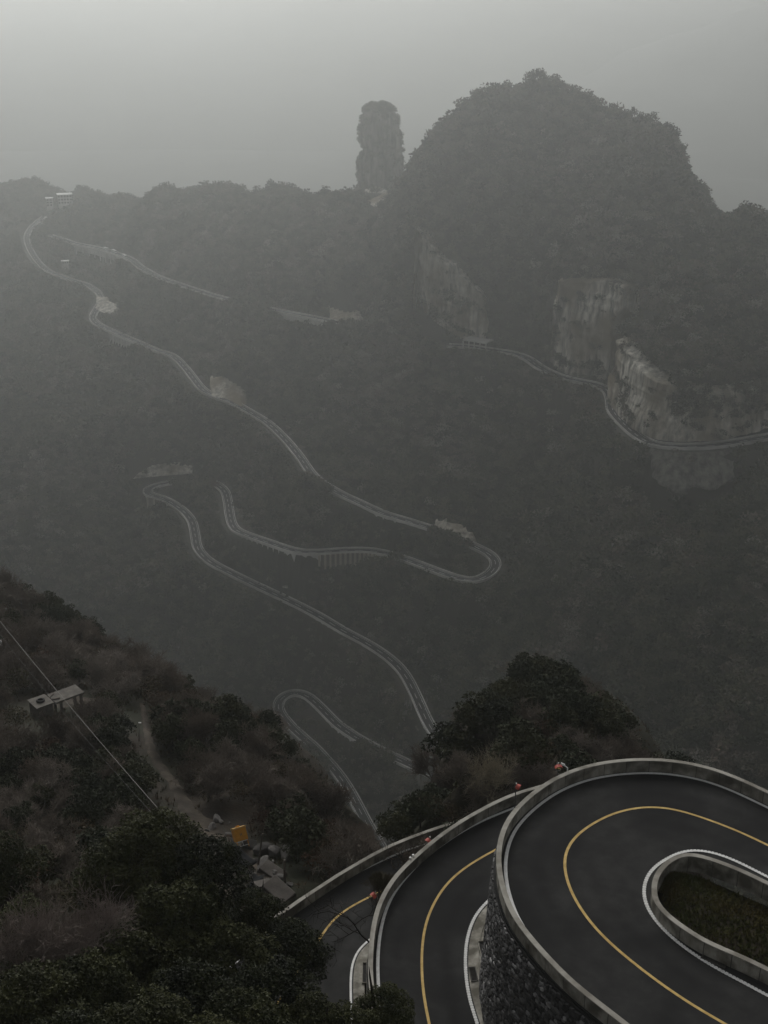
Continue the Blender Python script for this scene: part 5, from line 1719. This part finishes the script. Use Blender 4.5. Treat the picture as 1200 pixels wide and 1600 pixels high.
slab(352, 1372, 1.6, 1.3, 0.5, 0.2, (0.1, -0.2), 'grey slab at the edge of the topmost evergreen')
def post(px, py, h, label, lean=(0, 0), r=0.1):
    g = hit_near(px, py)
    mb = MB(); mb.tube([(0, 0, -0.4), (0, 0, h * 0.6), (0.03, 0, h)], [r, r * 0.95, r * 0.8], 8)
    o = mb.build('wooden_post', M_WOOD); o.location = g; o.rotation_euler = (lean[0], lean[1], 0.3)
    tag(o, label, 'post')
post(445, 1378, 2.6, 'upright wooden post in front of the large pale boulder', (0.05, 0.0), 0.12)
post(403, 1356, 4.2, 'tall dark post holding up the tarpaulin', (0.1, 0.12), 0.09)
post(361, 1330, 1.7, 'short stake at the upper corner of the tarpaulin', (0, -0.1), 0.07)
post(116, 1116, 0.9, 'short pale stake below the right end of the platform', (0.3, 0.2), 0.07)
def cabinet():
    g = hit_near(379, 1326)
    root = tag(empty('tool_cabinet', (g[0], g[1], g[2] + 0.3), 0.5), 'bright orange metal cabinet on a frame standing on the rubble', 'cabinet')
    root.rotation_euler = (-0.62, 0.0, 0.45)
    a = MB(); a.box((0, 0, 1.15), (1.25, 0.9, 1.2)); a.build('body', M_ORANGE, root)
    b = MB(); b.box((0, 0, 1.82), (1.35, 1.0, 0.12)); b.build('lid', mat('pale_orange_enamel', (0.75, 0.48, 0.18)), root)
    c = MB(); c.box((0, 0.1, 1.95), (0.3, 0.3, 0.14)); c.build('vent_cap', M_ORANGE, root)
    for x in (-0.29, 0.29):
        dd = MB(); dd.box((x, -0.465, 1.15), (0.54, 0.03, 1.06)); dr = dd.build('door', M_ORANGE, root)
        hh = MB(); hh.box((x * 0.25, -0.50, 1.15), (0.04, 0.04, 0.22)); hh.build('handle', M_STEEL, dr)
    lg = MB(); lg.box((0, 0, 0.2), (0.08, 0.08, 0.7)); lm = lg.mesh('leg')
    for x in (-0.55, 0.55):
        for y in (-0.38, 0.38):
            link('leg', lm, M_ORANGE, root, (x, y, 0))
    rl = MB(); rl.box((0, 0, 0), (1.1, 0.05, 0.05)); rm = rl.mesh('rail')
    for z in (0.05, 0.5): link('rail', rm, M_WHITE, root, (0, -0.45, z))
    v = MB(); v.box((0, -0.45, 0.28), (0.05, 0.05, 0.4)); v.build('rail', M_WHITE, root)
cabinet()
def tarp():
    A, B, C_ = hit_near(361, 1330), hit_near(371, 1368), hit_near(403, 1362)
    A = A + np.array([0, 0, 1.7]); B = B + np.array([0, 0, 0.7]); C_ = C_ + np.array([0, 0, 1.2])
    n = 14; V, F = [], []; ix = {}
    for i in range(n + 1):
        for j in range(n + 1 - i):
            a, b = i / n, j / n; c = 1 - a - b
            p = A * a + B * b + C_ * c
            p = p + np.array([0, 0, -1.6 * (a * b + b * c + a * c) * 0.8 + 0.12 * math.sin(9 * a + 3 * b) * (a * b * c > 0)])
            ix[i, j] = len(V); V.append(tuple(p))
    for i in range(n):
        for j in range(n - i):
            F.append((ix[i, j], ix[i + 1, j], ix[i, j + 1]))
            if (i + 1, j + 1) in ix: F.append((ix[i + 1, j], ix[i + 1, j + 1], ix[i, j + 1]))
    me = bpy.data.meshes.new('tarpaulin'); me.from_pydata(V, [], F); me.update()
    o = tag(link('tarpaulin', me, M_TARP, smooth=True), 'dark tarpaulin stretched in a triangle below the orange cabinet', 'tarpaulin')
    m = o.modifiers.new('thickness', 'SOLIDIFY'); m.thickness = 0.03
    # a fallen length of the same sheet
    g = hit_near(398, 1388)
    V = []; F = []
    for i in range(12):
        for j in range(5):
            x = (j - 2) * 0.25 + 0.25 * math.sin(i * 0.7); y = -(i - 6) * 0.3
            V.append((g[0] + x, g[1] + y, nz_at(g[0] + x, g[1] + y) + 0.35 + 0.15 * math.sin(j * 1.6 + i)))
    for i in range(11):
        for j in range(4): F.append((i * 5 + j, i * 5 + j + 1, (i + 1) * 5 + j + 1, (i + 1) * 5 + j))
    me = bpy.data.meshes.new('tarpaulin'); me.from_pydata(V, [], F); me.update()
    o = tag(link('tarpaulin', me, M_TARP, smooth=True), 'crumpled strip of dark sheeting lying below the triangular tarpaulin', 'tarpaulin')
    m = o.modifiers.new('thickness', 'SOLIDIFY'); m.thickness = 0.03
tarp()
def steps():
    g = hit_near(298, 1306)
    root = tag(empty('wooden_steps', g, 0.6), 'short flight of wooden steps at the lower end of the footpath', 'steps')
    tr = MB(); tr.box((0, 0, 0), (2.2, 0.28, 0.12)); tm = tr.mesh('tread')
    for k in range(6): link('tread', tm, M_WOOD, root, (0, -k * 0.55, 0.9 - k * 0.12))
    for x in (-1.0, 1.0):
        q = MB(); q.box((x, -1.4, 0.45), (0.12, 3.4, 0.14), Matrix.Rotation(0.22, 3, 'X')); q.build('stringer', M_WOOD, root)
steps()

# loose rock in the gullies of the valley (uncountable)
def scree(L, n, w, label):
    P = smooth_curve([onz(a, b, c * K) for a, b, c in L], 1.0)
    rg = np.random.default_rng(8)
    mb = MB()
    for _ in range(n):
        p = P[rg.integers(0, len(P))]; s = rg.uniform(0.4, 1.3)
        x, y = p[0] + rg.normal(0, w), p[1] + rg.normal(0, w)
        z = float(grid_sample(ZG, GX[0], GY[0], GST, np.array([[x, y]]))[0])
        mb.box((x, y, z + 1.2), (s, s * rg.uniform(0.6, 1), s * 0.7 + 2.0), Euler((rg.uniform(-.3, .3), rg.uniform(-.3, .3), rg.uniform(0, 3))).to_matrix(), taper=0.6)
    tag(mb.build('scree', M_BOULD), label, 'scree', kind='stuff')
scree([(735,990,-284),(715,1010,-289),(700,1030,-294),(690,1050,-298),(672,1075,-304)], 150, 4.0, 'pale scree in the gully right of the long straight')
scree([(645,1102,-309),(620,1118,-312),(600,1132,-318),(585,1148,-322)], 100, 4.5, 'pale scree above the lowest hairpin road')
